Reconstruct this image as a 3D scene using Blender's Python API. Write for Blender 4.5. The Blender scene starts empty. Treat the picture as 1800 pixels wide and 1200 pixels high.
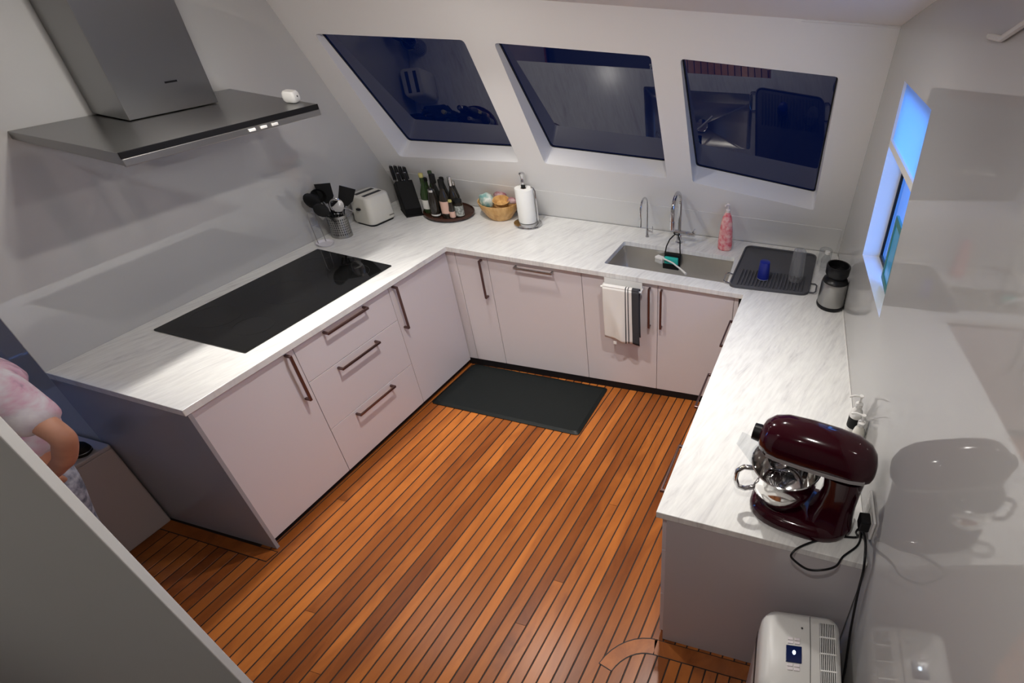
import bpy, bmesh, math, random
from mathutils import Vector, Matrix
random.seed(7)
PI = math.pi
S = bpy.context.scene
COL = S.collection

# ------------------------------------------------------------------ camera
cam_d = bpy.data.cameras.new('camera'); cam = bpy.data.objects.new('camera', cam_d); COL.objects.link(cam)
cam_d.sensor_fit = 'HORIZONTAL'; cam_d.sensor_width = 36.0
CAMQ = dict(C=(2.3650, -2.7850, 2.6160), yaw=0.1410, pitch=-0.6630, roll=0.1390, f=990.772, px=1310.702, py=669.767)
def set_cam(q):
    cy, sy = math.cos(q['yaw']), math.sin(q['yaw']); cp, sp = math.cos(q['pitch']), math.sin(q['pitch'])
    f = Vector((-sy*cp, cy*cp, sp)); r = Vector((cy, sy, 0)); u = r.cross(f)
    c, s = math.cos(q['roll']), math.sin(q['roll'])
    r2 = r*c + u*s; u2 = u*c - r*s
    m = Matrix((r2, u2, -f)).transposed().to_4x4(); m.translation = Vector(q['C'])
    cam.matrix_world = m
    cam_d.lens = q['f']*36.0/1800.0
    cam_d.shift_x = (900-q['px'])/1800.0
    cam_d.shift_y = (q['py']-600)/1800.0
set_cam(CAMQ)
cam_d.clip_start = 0.02
S.camera = cam

# ------------------------------------------------------------------ world: blue dusk, dark sea below the horizon
W = bpy.data.worlds.new('dusk_sky'); S.world = W; W.use_nodes = True
nt = W.node_tree; nt.nodes.clear()
tc = nt.nodes.new('ShaderNodeTexCoord'); sx = nt.nodes.new('ShaderNodeSeparateXYZ')
rmp = nt.nodes.new('ShaderNodeValToRGB'); bg = nt.nodes.new('ShaderNodeBackground'); wo = nt.nodes.new('ShaderNodeOutputWorld')
mr = nt.nodes.new('ShaderNodeMapRange'); mr.inputs['From Min'].default_value = -1; mr.inputs['From Max'].default_value = 1
nt.links.new(tc.outputs['Generated'], sx.inputs[0]); nt.links.new(sx.outputs['Z'], mr.inputs['Value'])
nt.links.new(mr.outputs[0], rmp.inputs[0]); nt.links.new(rmp.outputs[0], bg.inputs[0]); nt.links.new(bg.outputs[0], wo.inputs[0])
cr = rmp.color_ramp
cr.elements[0].position = 0.0; cr.elements[0].color = (.012, .03, .10, 1)
cr.elements[1].position = 1.0; cr.elements[1].color = (.03, .17, .75, 1)
e = cr.elements.new(.47); e.color = (.02, .06, .20, 1)
e = cr.elements.new(.53); e.color = (.09, .36, 1.0, 1)
bg.inputs[1].default_value = 6.0

# ------------------------------------------------------------------ exposure
S.view_settings.view_transform = 'Standard'
try: S.view_settings.look = 'None'
except Exception: pass
S.view_settings.gamma = 1.0
S.view_settings.exposure = 0.10
S.view_settings.use_curve_mapping = False
LIGHT_W = 78.0
SPILL = .11
LIGHT_COL = (1.0, 0.955, 0.90)

# ------------------------------------------------------------------ materials
MATS = {}
def mat(name, col=(.8,.8,.8), rough=.5, metal=0.0, spec=.5, trans=0.0, ior=1.45, coat=0.0, coat_rough=.05, emit=None, estr=1.0, alpha=1.0, sss=0):
    if name in MATS: return MATS[name]
    m = bpy.data.materials.new(name); m.use_nodes = True
    b = m.node_tree.nodes['Principled BSDF']
    b.inputs['Base Color'].default_value = (*col, 1)
    b.inputs['Roughness'].default_value = rough
    b.inputs['Metallic'].default_value = metal
    b.inputs['Specular IOR Level'].default_value = spec
    b.inputs['Transmission Weight'].default_value = trans
    b.inputs['IOR'].default_value = ior
    b.inputs['Coat Weight'].default_value = coat
    b.inputs['Coat Roughness'].default_value = coat_rough
    b.inputs['Alpha'].default_value = alpha
    if emit: b.inputs['Emission Color'].default_value = (*emit, 1); b.inputs['Emission Strength'].default_value = estr
    MATS[name] = m
    return m
def nodes(m): return m.node_tree.nodes, m.node_tree.links, m.node_tree.nodes['Principled BSDF']
def bump_noise(m, scale=60, strength=.1, dist=.002, coord='Object', stretch=(1,1,1), detail=3):
    N, L, b = nodes(m)
    t = N.new('ShaderNodeTexCoord'); mp = N.new('ShaderNodeMapping'); mp.inputs['Scale'].default_value = stretch
    n = N.new('ShaderNodeTexNoise'); n.inputs['Scale'].default_value = scale; n.inputs['Detail'].default_value = detail
    bp = N.new('ShaderNodeBump'); bp.inputs['Strength'].default_value = strength; bp.inputs['Distance'].default_value = dist
    L.new(t.outputs[coord], mp.inputs[0]); L.new(mp.outputs[0], n.inputs['Vector']); L.new(n.outputs['Fac'], bp.inputs['Height']); L.new(bp.outputs[0], b.inputs['Normal'])
    return n
def vary(m, c1, c2, scale=5, stretch=(1,1,1), coord='Object', lo=.35, hi=.65, detail=4, distort=0):
    N, L, b = nodes(m)
    t = N.new('ShaderNodeTexCoord'); mp = N.new('ShaderNodeMapping'); mp.inputs['Scale'].default_value = stretch
    n = N.new('ShaderNodeTexNoise'); n.inputs['Scale'].default_value = scale; n.inputs['Detail'].default_value = detail; n.inputs['Distortion'].default_value = distort
    r = N.new('ShaderNodeValToRGB'); r.color_ramp.elements[0].color = (*c1, 1); r.color_ramp.elements[1].color = (*c2, 1)
    r.color_ramp.elements[0].position = lo; r.color_ramp.elements[1].position = hi
    L.new(t.outputs[coord], mp.inputs[0]); L.new(mp.outputs[0], n.inputs['Vector']); L.new(n.outputs['Fac'], r.inputs[0]); L.new(r.outputs[0], b.inputs['Base Color'])
    return r

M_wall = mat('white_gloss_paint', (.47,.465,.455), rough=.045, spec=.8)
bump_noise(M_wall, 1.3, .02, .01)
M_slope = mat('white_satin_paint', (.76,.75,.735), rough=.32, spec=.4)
M_ceil = mat('ceiling_paint', (.80,.76,.73), rough=.6, spec=.2)
M_grey = mat('grey_bulkhead_laminate', (.58,.585,.56), rough=.5, spec=.3); bump_noise(M_grey, 180, .05, .001)
M_pink = mat('pale_pink_wall', (.46,.40,.385), rough=.6, spec=.2)
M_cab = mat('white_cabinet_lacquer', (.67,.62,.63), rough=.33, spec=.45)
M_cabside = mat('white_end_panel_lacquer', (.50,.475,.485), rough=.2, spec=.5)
M_cabend = mat('shaded_end_panel_lacquer', (.33,.325,.345), rough=.15, spec=.5)  # left end panel: white lacquer darkened, its shade put into the colour
M_carc = mat('carcass_board', (.5,.48,.47), rough=.6)
M_plinth = mat('black_plinth', (.012,.011,.012), rough=.5, spec=.2)
M_bronze = mat('dark_bronze_handle', (.16,.10,.095), rough=.3, metal=.85)
M_steel = mat('brushed_steel', (.40,.395,.38), rough=.3, metal=1.0)
bump_noise(M_steel, 40, .08, .001, stretch=(1,1,40))
M_sink = mat('sink_steel', (.72,.70,.66), rough=.30, metal=1.0)
M_chrome = mat('chrome', (.62,.62,.63), rough=.06, metal=1.0)
M_black = mat('black_plastic', (.006,.006,.007), rough=.3, spec=.35)
M_blackm = mat('black_matt', (.010,.010,.010), rough=.55, spec=.25)
M_cook = mat('black_ceramic_glass', (.006,.006,.006), rough=.05, spec=.5)
M_mat = mat('black_rubber_mat', (.008,.0105,.0105), rough=.45, spec=.25); bump_noise(M_mat, 45, .25, .003)
M_white = mat('white_plastic', (.78,.77,.74), rough=.3, spec=.5)
M_cream = mat('cream_plastic', (.74,.72,.64), rough=.3, spec=.5)
M_towelw = mat('white_paper', (.85,.85,.82), rough=.9, spec=.1)
M_caulk = mat('black_caulk', (.012,.006,.004), rough=.6)
M_clear = mat('clear_plastic', (.95,.96,.97), rough=.03, trans=1.0, ior=1.25)
M_green = mat('green_bottle_glass', (.03,.055,.02), rough=.05, spec=.6)
M_teal = mat('teal_sponge', (.03,.50,.42), rough=.85)
M_red = mat('dark_cherry_enamel', (.028,.0008,.005), rough=.12, spec=.4, coat=.35, coat_rough=.03)
M_blue = mat('royal_blue_plastic', (.012,.022,.22), rough=.35)
M_rack = mat('charcoal_silicone', (.075,.076,.085), rough=.5, spec=.4)
M_skin = mat('skin', (.50,.24,.15), rough=.5); vary(M_skin, (.42,.19,.115), (.56,.28,.18), 9)
M_jeans = mat('grey_denim', (.22,.23,.28), rough=.9); vary(M_jeans, (.12,.13,.17), (.42,.43,.49), 30, detail=6)
M_shirt = mat('printed_cotton', (.6,.5,.55), rough=.85)
rr = vary(M_shirt, (.06,.09,.11), (.74,.70,.70), 5.0, distort=1.5, lo=.33, hi=.68)
ee = rr.color_ramp.elements.new(.44); ee.color = (.56,.34,.42,1)
ee = rr.color_ramp.elements.new(.56); ee.color = (.60,.55,.58,1)
M_hair = mat('dark_hair', (.03,.02,.015), rough=.5)
M_bamboo = mat('bamboo', (.62,.36,.13), rough=.35, spec=.5); vary(M_bamboo, (.50,.26,.08), (.72,.45,.18), 3, stretch=(14,14,1.5))
M_dwood = mat('dark_walnut', (.055,.022,.014), rough=.25, spec=.5)

# worktop: white marble laminate with grey streaks
M_marble = mat('white_marble_worktop', (.8,.8,.77), rough=.22, spec=.5)
def build_marble(m, rotz):
    N, L, b = nodes(m)
    t = N.new('ShaderNodeTexCoord'); mp = N.new('ShaderNodeMapping'); mp.vector_type = 'POINT'
    mp.inputs['Rotation'].default_value = (0, 0, rotz); mp.inputs['Scale'].default_value = (1, 1, 1)
    mp2 = N.new('ShaderNodeMapping'); mp2.inputs['Scale'].default_value = (15, 2.2, 1)
    n1 = N.new('ShaderNodeTexNoise'); n1.inputs['Scale'].default_value = 1.6; n1.inputs['Detail'].default_value = 8; n1.inputs['Roughness'].default_value = .62; n1.inputs['Distortion'].default_value = .8
    r1 = N.new('ShaderNodeValToRGB')
    r1.color_ramp.elements[0].position = .28; r1.color_ramp.elements[0].color = (.60,.595,.585,1)
    r1.color_ramp.elements[1].position = .60; r1.color_ramp.elements[1].color = (.80,.80,.77,1)
    e1 = r1.color_ramp.elements.new(.42); e1.color = (.745,.74,.72,1)
    n2 = N.new('ShaderNodeTexNoise'); n2.inputs['Scale'].default_value = 5; n2.inputs['Detail'].default_value = 5
    mx = N.new('ShaderNodeMix'); mx.data_type = 'RGBA'; mx.blend_type = 'MULTIPLY'; mx.inputs['Factor'].default_value = .35
    r2 = N.new('ShaderNodeValToRGB'); r2.color_ramp.elements[0].position = .3; r2.color_ramp.elements[0].color = (.7,.7,.7,1); r2.color_ramp.elements[1].position = .6
    L.new(t.outputs['Object'], mp.inputs[0]); L.new(mp.outputs[0], mp2.inputs[0]); L.new(mp2.outputs[0], n1.inputs['Vector']); L.new(mp2.outputs[0], n2.inputs['Vector'])
    L.new(n1.outputs['Fac'], r1.inputs[0]); L.new(n2.outputs['Fac'], r2.inputs[0])
    L.new(r1.outputs[0], mx.inputs['A']); L.new(r2.outputs[0], mx.inputs['B']); L.new(mx.outputs['Result'], b.inputs['Base Color'])
build_marble(M_marble, math.radians(12))

# teak plank: per-board tone + grain along the board (local Y)
M_teak = mat('oiled_teak', (.3,.1,.03), rough=.30, spec=.28)
def build_teak(m):
    N, L, b = nodes(m)
    t = N.new('ShaderNodeTexCoord'); oi = N.new('ShaderNodeObjectInfo')
    ad = N.new('ShaderNodeVectorMath'); ad.operation = 'ADD'
    sc = N.new('ShaderNodeVectorMath'); sc.operation = 'SCALE'; sc.inputs['Scale'].default_value = 37.0
    cb = N.new('ShaderNodeCombineXYZ')
    L.new(oi.outputs['Random'], cb.inputs[0]); L.new(oi.outputs['Random'], cb.inputs[1]); L.new(cb.outputs[0], sc.inputs[0])
    L.new(t.outputs['Object'], ad.inputs[0]); L.new(sc.outputs[0], ad.inputs[1])
    mp = N.new('ShaderNodeMapping'); mp.inputs['Scale'].default_value = (2.2, 1.6, 1)
    n = N.new('ShaderNodeTexNoise'); n.inputs['Scale'].default_value = 3.0; n.inputs['Detail'].default_value = 7; n.inputs['Roughness'].default_value = .6; n.inputs['Distortion'].default_value = .6
    L.new(ad.outputs[0], mp.inputs[0]); L.new(mp.outputs[0], n.inputs['Vector'])
    r = N.new('ShaderNodeValToRGB')
    r.color_ramp.elements[0].position = .25; r.color_ramp.elements[0].color = (.21,.058,.014,1)
    r.color_ramp.elements[1].position = .75; r.color_ramp.elements[1].color = (.50,.165,.035,1)
    L.new(n.outputs['Fac'], r.inputs[0])
    tone = N.new('ShaderNodeValToRGB')
    tone.color_ramp.elements[0].color = (.62,.55,.52,1); tone.color_ramp.elements[1].color = (1.2,1.2,1.1,1)
    L.new(oi.outputs['Random'], tone.inputs[0])
    mx = N.new('ShaderNodeMix'); mx.data_type = 'RGBA'; mx.blend_type = 'MULTIPLY'; mx.inputs['Factor'].default_value = 1.0; mx.clamp_result = False
    L.new(r.outputs[0], mx.inputs['A']); L.new(tone.outputs[0], mx.inputs['B']); L.new(mx.outputs['Result'], b.inputs['Base Color'])
    bp = N.new('ShaderNodeBump'); bp.inputs['Strength'].default_value = .12; bp.inputs['Distance'].default_value = .002
    L.new(n.outputs['Fac'], bp.inputs['Height']); L.new(bp.outputs[0], b.inputs['Normal'])
build_teak(M_teak)

# tinted window glass: Fresnel mirror over a dark navy transparent pane
def glass_mat(name, tint, ior):
    m = bpy.data.materials.new(name); m.use_nodes = True
    N, L = m.node_tree.nodes, m.node_tree.links; N.clear()
    o = N.new('ShaderNodeOutputMaterial'); mx = N.new('ShaderNodeMixShader'); fr = N.new('ShaderNodeFresnel')
    ge = N.new('ShaderNodeNewGeometry'); mi = N.new('ShaderNodeMapRange'); mi.inputs['To Min'].default_value = ior; mi.inputs['To Max'].default_value = 1.0/ior
    L.new(ge.outputs['Backfacing'], mi.inputs['Value']); L.new(mi.outputs[0], fr.inputs[0])      # same reflectance from both faces of the sheet
    tr = N.new('ShaderNodeBsdfTransparent'); tr.inputs[0].default_value = (*tint, 1)
    gl = N.new('ShaderNodeBsdfGlossy'); gl.inputs['Roughness'].default_value = .012
    L.new(fr.outputs[0], mx.inputs[0]); L.new(tr.outputs[0], mx.inputs[1]); L.new(gl.outputs[0], mx.inputs[2]); L.new(mx.outputs[0], o.inputs[0])
    return m
M_tint = glass_mat('tinted_navy_glass', (.003,.008,.020), 1.9)
M_pane = glass_mat('clear_window_glass', (.9,.95,.98), 1.45)
M_thin = glass_mat('thin_clear_acrylic', (.91,.92,.93), 1.5)

M_cup = glass_mat('hazy_clear_plastic', (.86,.87,.88), 1.6)
_N, _L = M_cup.node_tree.nodes, M_cup.node_tree.links
_o = [n for n in _N if n.type == 'OUTPUT_MATERIAL'][0]; _old = _o.inputs[0].links[0].from_socket
_d = _N.new('ShaderNodeBsdfDiffuse'); _d.inputs[0].default_value = (.7,.7,.72,1); _m = _N.new('ShaderNodeMixShader'); _m.inputs[0].default_value = .10
_L.new(_old, _m.inputs[1]); _L.new(_d.outputs[0], _m.inputs[2]); _L.new(_m.outputs[0], _o.inputs[0])

# ------------------------------------------------------------------ mesh helpers
class MB:
    def __init__(s): s.v = []; s.f = []
    def add(s, vs, fs):
        o = len(s.v); s.v += [tuple(p) for p in vs]; s.f += [tuple(o+i for i in f) for f in fs]; return s
    def box(s, lo, hi):
        (a,b,c),(d,e,f) = lo, hi
        return s.add([(a,b,c),(d,b,c),(d,e,c),(a,e,c),(a,b,f),(d,b,f),(d,e,f),(a,e,f)], [(0,3,2,1),(4,5,6,7),(0,1,5,4),(1,2,6,5),(2,3,7,6),(3,0,4,7)])
    def prism(s, poly, z0, z1):
        n = len(poly)
        vs = [(p[0],p[1],z0) for p in poly]+[(p[0],p[1],z1) for p in poly]
        return s.add(vs, [tuple(range(n-1,-1,-1)), tuple(range(n,2*n))]+[(i,(i+1)%n,n+(i+1)%n,n+i) for i in range(n)])
    def lathe(s, prof, seg=24, c=(0,0), cap=True):
        vs = []; n = len(prof)
        for k in range(seg):
            a = 2*PI*k/seg; vs += [(c[0]+r*math.cos(a), c[1]+r*math.sin(a), z) for r, z in prof]
        fs = [(k*n+i, ((k+1)%seg)*n+i, ((k+1)%seg)*n+i+1, k*n+i+1) for k in range(seg) for i in range(n-1)]
        if cap:
            if prof[0][0] > 1e-5: fs.append(tuple(k*n for k in range(seg-1,-1,-1)))
            if prof[-1][0] > 1e-5: fs.append(tuple(k*n+n-1 for k in range(seg)))
        return s.add(vs, fs)
    def tube(s, pts, r, seg=10, closed=False):
        pts = [Vector(p) for p in pts]; n = len(pts); vs = []
        rs = r if isinstance(r, (list, tuple)) else [r]*n
        prev = None
        for i, p in enumerate(pts):
            if closed: d = pts[(i+1)%n]-pts[i-1]
            else: d = (pts[min(i+1,n-1)]-pts[max(i-1,0)])
            d.normalize()
            if prev is None:
                a = Vector((0,0,1)) if abs(d.z) < .9 else Vector((1,0,0))
                x = d.cross(a).normalized()
            else:
                x = (prev - d*prev.dot(d)).normalized()
            prev = x; y = d.cross(x)
            vs += [p+(x*math.cos(2*PI*k/seg)+y*math.sin(2*PI*k/seg))*rs[i] for k in range(seg)]
        m = n if closed else n-1
        fs = [(i*seg+k, i*seg+(k+1)%seg, ((i+1)%n)*seg+(k+1)%seg, ((i+1)%n)*seg+k) for i in range(m) for k in range(seg)]
        if not closed: fs += [tuple(range(seg-1,-1,-1)), tuple((n-1)*seg+k for k in range(seg))]
        return s.add(vs, fs)
    def sphere(s, c, r, seg=16, rings=10):
        rx, ry, rz = r if isinstance(r, (tuple, list)) else (r,r,r)
        vs = [(c[0],c[1],c[2]-rz)]
        for i in range(1, rings):
            t = -PI/2+PI*i/rings
            vs += [(c[0]+rx*math.cos(t)*math.cos(2*PI*k/seg), c[1]+ry*math.cos(t)*math.sin(2*PI*k/seg), c[2]+rz*math.sin(t)) for k in range(seg)]
        vs.append((c[0],c[1],c[2]+rz)); l = len(vs)-1
        fs = [(0, 1+(k+1)%seg, 1+k) for k in range(seg)]
        for i in range(rings-2):
            a = 1+i*seg; b = a+seg
            fs += [(a+k, a+(k+1)%seg, b+(k+1)%seg, b+k) for k in range(seg)]
        a = 1+(rings-2)*seg
        fs += [(a+k, a+(k+1)%seg, l) for k in range(seg)]
        return s.add(vs, fs)
    def loft(s, rings, cap=True):
        n = len(rings[0]); vs = [p for r in rings for p in r]
        fs = [(i*n+k, i*n+(k+1)%n, (i+1)*n+(k+1)%n, (i+1)*n+k) for i in range(len(rings)-1) for k in range(n)]
        if cap: fs += [tuple(range(n-1,-1,-1)), tuple((len(rings)-1)*n+k for k in range(n))]
        return s.add(vs, fs)
    def xf(s, m):
        s.v = [tuple(m @ Vector(p)) for p in s.v]; return s
    def build(s, name, material, parent=None, smooth=False, bevel=0, seg=2, loc=None, rot=None, subsurf=0, solid=0, angle=40):
        me = bpy.data.meshes.new(name); me.from_pydata(s.v, [], s.f); me.validate()
        bm = bmesh.new(); bm.from_mesh(me); bmesh.ops.recalc_face_normals(bm, faces=bm.faces); bm.to_mesh(me); bm.free()
        me.materials.append(material)
        o = bpy.data.objects.new(name, me); COL.objects.link(o)
        if parent is not None: o.parent = parent
        if loc: o.location = loc
        if rot: o.rotation_euler = rot
        if smooth:
            for p in me.polygons: p.use_smooth = True
            try: me.set_sharp_from_angle(angle=math.radians(angle))
            except Exception: pass
        if solid:
            md = o.modifiers.new('thickness', 'SOLIDIFY'); md.thickness = solid; md.offset = 0
        if bevel:
            md = o.modifiers.new('bevel', 'BEVEL'); md.width = bevel; md.segments = seg; md.limit_method = 'ANGLE'; md.angle_limit = math.radians(35)
        if subsurf:
            md = o.modifiers.new('sub', 'SUBSURF'); md.levels = subsurf; md.render_levels = subsurf
        return o
def tag(o, label=None, cat=None, group=None, kind=None):
    if label: o['label'] = label
    if cat: o['category'] = cat
    if group: o['group'] = group
    if kind: o['kind'] = kind
    return o
def thing(name, label, cat, loc=(0,0,0), rz=0, group=None, kind=None):
    o = bpy.data.objects.new(name, None); COL.objects.link(o); o.empty_display_size = .05
    o.location = loc; o.rotation_euler = (0,0,rz)
    return tag(o, label, cat, group, kind)
def rrect(x0, y0, x1, y1, r, n=5):
    out = []
    for cx, cy, a in ((x1-r,y0+r,-PI/2),(x1-r,y1-r,0),(x0+r,y1-r,PI/2),(x0+r,y0+r,PI)):
        out += [(cx+r*math.cos(a+PI/2*k/n), cy+r*math.sin(a+PI/2*k/n)) for k in range(n+1)]
    return out
def arc(c, r, a0, a1, n, f):   # f maps (cos,sin) to a point offset
    return [tuple(Vector(c)+Vector(f(r*math.cos(a0+(a1-a0)*k/n), r*math.sin(a0+(a1-a0)*k/n))) ) for k in range(n+1)]

# ------------------------------------------------------------------ layout constants (metres)
H = .92; TH = .032
XL = -.70                                      # left wall at the far corner
def xl(y): return -.66-.02*(y+1.612)           # left wall plane
A_, B_, E_, F_ = (0,0), (1.856,.185), (1.921,-1.515), (2.706,-1.508)
C_, D_ = (0,-1.62), (-.66,-1.612)
BL, BR = (XL,.538), (2.353,1.040)               # back edge of the worktop
LIP = 1.135
def slope_y(x, z): return 1.088+.165*x-.468*z
RWN = Vector((.99,.137,.028)).normalized()     # right wall outward normal
RWP = Vector((2.708,-1.508,.92))
def rw(y, z, d=0.0):                           # point on the right wall at (y,z), d metres outwards
    x = RWP.x-(RWN.y*(y-RWP.y)+RWN.z*(z-RWP.z))/RWN.x
    return Vector((x,y,z))+RWN*d
def ceil_line(x): return .143+.138*(x-.721), 2.274+.0573*(x-.721)     # (y,z) of the wall/ceiling edge
CK = .20
def ceil_z(x, y):
    yl, zl = ceil_line(x); return zl+CK*(yl-y)

# ================================================================== SETTING
# ---- floor: caulk bed with single teak boards
floor = MB().box((-2.6,-4.6,-.06), (3.3,1.75,-.003)).build('floor', M_caulk)
tag(floor, 'teak strip floor with black caulk seams', 'floor', kind='structure')
ANG = math.radians(0.6); PITCH = .0572; GAP = .0066
plank_me = None
def plank_mesh(wd):
    mb = MB(); b = .0012
    mb.loft([[(-wd/2,-.5,-.006),(wd/2,-.5,-.006),(wd/2,-.5,-b),(wd/2-b,-.5,0),(-wd/2+b,-.5,0),(-wd/2,-.5,-b)],
             [(-wd/2,.5,-.006),(wd/2,.5,-.006),(wd/2,.5,-b),(wd/2-b,.5,0),(-wd/2+b,.5,0),(-wd/2,.5,-b)]])
    return mb
po = plank_mesh(PITCH-GAP).build('plank', M_teak, floor); plank_me = po.data; bpy.data.objects.remove(po)
dirv = Vector((math.sin(ANG), math.cos(ANG), 0)); nrm = Vector((math.cos(ANG), -math.sin(ANG), 0))
def board(s, t0, t1):
    o = bpy.data.objects.new('plank', plank_me); COL.objects.link(o); o.parent = floor
    p = nrm*s+dirv*((t0+t1)/2); o.location = p; o.rotation_euler = (0,0,-ANG); o.scale = (1, t1-t0-.0015, 1)
rnd = random.Random(3)
for k in range(-14, 49):
    s = k*PITCH+.012
    # board strip runs from t=-3 to where it meets the back plinth; skip what only lies under the cabinets
    x_mid = s/math.cos(ANG)
    y_hi = .28 if x_mid > -.05 else -1.645
    if x_mid > 1.97: y_hi = -1.50
    t_hi = (y_hi+s*math.sin(ANG))/math.cos(ANG)
    t_lo = -2.75 if x_mid > -.2 else -2.45
    t = t_lo; first = True
    while t < t_hi-.01:
        ln = rnd.uniform(.5, 7.0) if first else 4.0
        first = False
        t2 = min(t+ln, t_hi)
        if t_hi-t2 < .25: t2 = t_hi
        board(s, t, t2); t = t2
# margin boards round the cabinet ends (proud by a hair)
def flat_board(name, poly, z1=.0016):
    c = Vector((sum(p[0] for p in poly)/len(poly), sum(p[1] for p in poly)/len(poly)))
    big = []
    m = len(poly)
    for i in range(m):
        p0, p, p1 = Vector(poly[i-1]), Vector(poly[i]), Vector(poly[(i+1)%m])
        e1, e2 = (p-p0).normalized(), (p1-p).normalized(); nn = Vector((e1.y+e2.y, -(e1.x+e2.x))).normalized()
        area = sum(poly[k-1][0]*poly[k][1]-poly[k][0]*poly[k-1][1] for k in range(m))
        big.append(tuple(p+nn*(.0055 if area > 0 else -.0055)))
    MB().prism(big, -.004, z1*.6).build('caulk_seam', M_caulk, floor)
    return MB().prism(poly, -.004, z1).build(name, M_teak, floor)
flat_board('margin_board', [(-.66,-1.622),(.012,-1.628),(.006,-1.682),(-.66,-1.675)])
flat_board('margin_board', [(1.93,-1.527),(2.72,-1.522),(2.72,-1.59),(1.95,-1.592)])
cv = []
for k in range(9):
    a = PI/2+ (PI*.42)*k/8; cv.append((1.945+.22*math.cos(a)*1.0, -1.752+.225*math.sin(a)))
ci = [(1.945+.155*math.cos(PI/2+(PI*.42)*k/8), -1.752+.16*math.sin(PI/2+(PI*.42)*k/8)) for k in range(9)]
flat_board('margin_board', cv+ci[::-1])

# ---- walls
wl = MB().add([(xl(-1.612),-1.612,0),(xl(1.3),1.3,0),(xl(1.3),1.3,3.3),(xl(-1.612),-1.612,3.3)], [(0,1,2,3)])
wl.add([(xl(-1.612)+.002,-1.610,0),(-.82,-1.612,0),(-.82,-1.612,3.3),(xl(-1.612),-1.612,3.3)], [(0,1,2,3)])
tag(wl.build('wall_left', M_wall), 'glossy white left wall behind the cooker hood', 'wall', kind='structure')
tag(MB().box((-2.6,-1.60,0), (-.80,-1.50,3.3)).build('wall_passage', M_pink), 'pale pink wall beyond the left counter end', 'wall', kind='structure')
fl = MB()
for y0, y1, z0, z1 in ((-4.6,-2.13,0,3.6),(-2.13,-1.62,0,.75),(-2.13,-1.62,2.1,3.6),(-1.62,-1.5,0,3.6)):
    fl.add([(-2.6,y0,z0),(-2.6,y1,z0),(-2.6,y1,z1),(-2.6,y0,z1)], [(0,1,2,3)])
tag(fl.build('wall_far_left', M_pink), 'far left passage wall with an opening added for blue fill light', 'wall', kind='structure')
t = thing('window_5', 'unseen passage window added for blue dusk fill from the left', 'window', (-2.6,-1.875,.75), kind='structure')  # out-of-view opening added so blue sky fills the left counter end
MB().add([(0,-.255,0),(0,.245,0),(0,.245,1.35),(0,-.255,1.35)], [(0,1,2,3)]).build('glass_pane', M_pane, t)
fb = MB().box((-.02,-.255,0),(.02,.245,.03)).box((-.02,-.255,1.32),(.02,.245,1.35)).box((-.02,-.255,.03),(.02,-.225,1.32)).box((-.02,.215,.03),(.02,.245,1.32))
fb.build('window_frame', M_slope, t)
tag(MB().add([(-2.6,-4.6,0),(3.3,-4.6,0),(3.3,-4.6,3.7),(-2.6,-4.6,3.7)], [(0,1,2,3)]).build('wall_rear', M_pink), 'rear wall behind the viewpoint', 'wall', kind='structure')
# splashback panel on the slanted wall below the windows
SN = Vector((-.165,1,.468)).normalized()       # outward normal of the slanted wall
def sp(x, z, d=0): return Vector((x, slope_y(x,z), z))+SN*d
x0_, x1_, x2_, x3_ = xl(slope_y(-.7,.92))+.001, 2.333, 2.352, xl(slope_y(-.7,LIP))+.001
pf = [sp(x0_,.921,-.0015), sp(x1_,.921,-.0015), sp(x2_,LIP,-.0015), sp(x3_,LIP,-.0015)]; pb = [p+SN*.0014 for p in pf]
mb = MB().add(pf+pb, [(0,1,2,3),(7,6,5,4),(0,4,5,1),(1,5,6,2),(2,6,7,3),(3,7,4,0)])
M_splash = mat('white_splashback', (.74,.735,.72), rough=.14, spec=.5)
tag(mb.build('wall_back_splash', M_splash), 'white splashback strip under the slanted windows', 'wall', kind='structure')
# slanted window wall with three openings
WINS = [[(-.552,1.973),(.250,2.043),(.261,1.337),(-.532,1.260)],
        [(.406,2.049),(1.211,2.089),(1.199,1.364),(.428,1.354)],
        [(1.361,2.095),(2.163,2.111),(2.140,1.266),(1.360,1.359)]]
def round_poly(c, r=.02, n=3):
    out = []; m = len(c)
    for i in range(m):
        p0, p, p1 = Vector(c[i-1]), Vector(c[i]), Vector(c[(i+1)%m])
        a = p+(p0-p).normalized()*r; b = p+(p1-p).normalized()*r
        out += [tuple(a*(1-t)**2+p*2*t*(1-t)+b*t*t) for t in [k/n for k in range(n+1)]]
    return out
WR = [round_poly(w) for w in WINS]
bm = bmesh.new()
def loop(pts):
    vs = [bm.verts.new(p) for p in pts]; return [bm.edges.new((vs[i], vs[(i+1)%len(vs)])) for i in range(len(vs))]
edges = []
xr_lo, xr_hi = 2.47, rw(.375,2.38).x+.03
edges += loop([sp(XL-.05,0), sp(xr_lo,0), sp(xr_hi,ceil_line(xr_hi)[1]+.01), sp(XL-.01,ceil_line(XL)[1]+.01)])
for w in WR: edges += loop([sp(*p) for p in w])
bmesh.ops.triangle_fill(bm, use_beauty=True, edges=edges)
bmesh.ops.recalc_face_normals(bm, faces=bm.faces)
me = bpy.data.meshes.new('wall_back'); bm.to_mesh(me); bm.free(); me.materials.append(M_slope)
wb = bpy.data.objects.new('wall_back', me); COL.objects.link(wb)
tag(wb, 'slanted white wall holding three dark windows', 'wall', kind='structure')
REC = .10
REC_B, REC_T = .155, .045      # the pane leans a little more than the wall: deeper reveal at the sill
def rec_at(i, z):
    zb, zt = WINS[i][3][1], WINS[i][0][1]; return REC_B+(REC_T-REC_B)*(z-zb)/(zt-zb)
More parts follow.
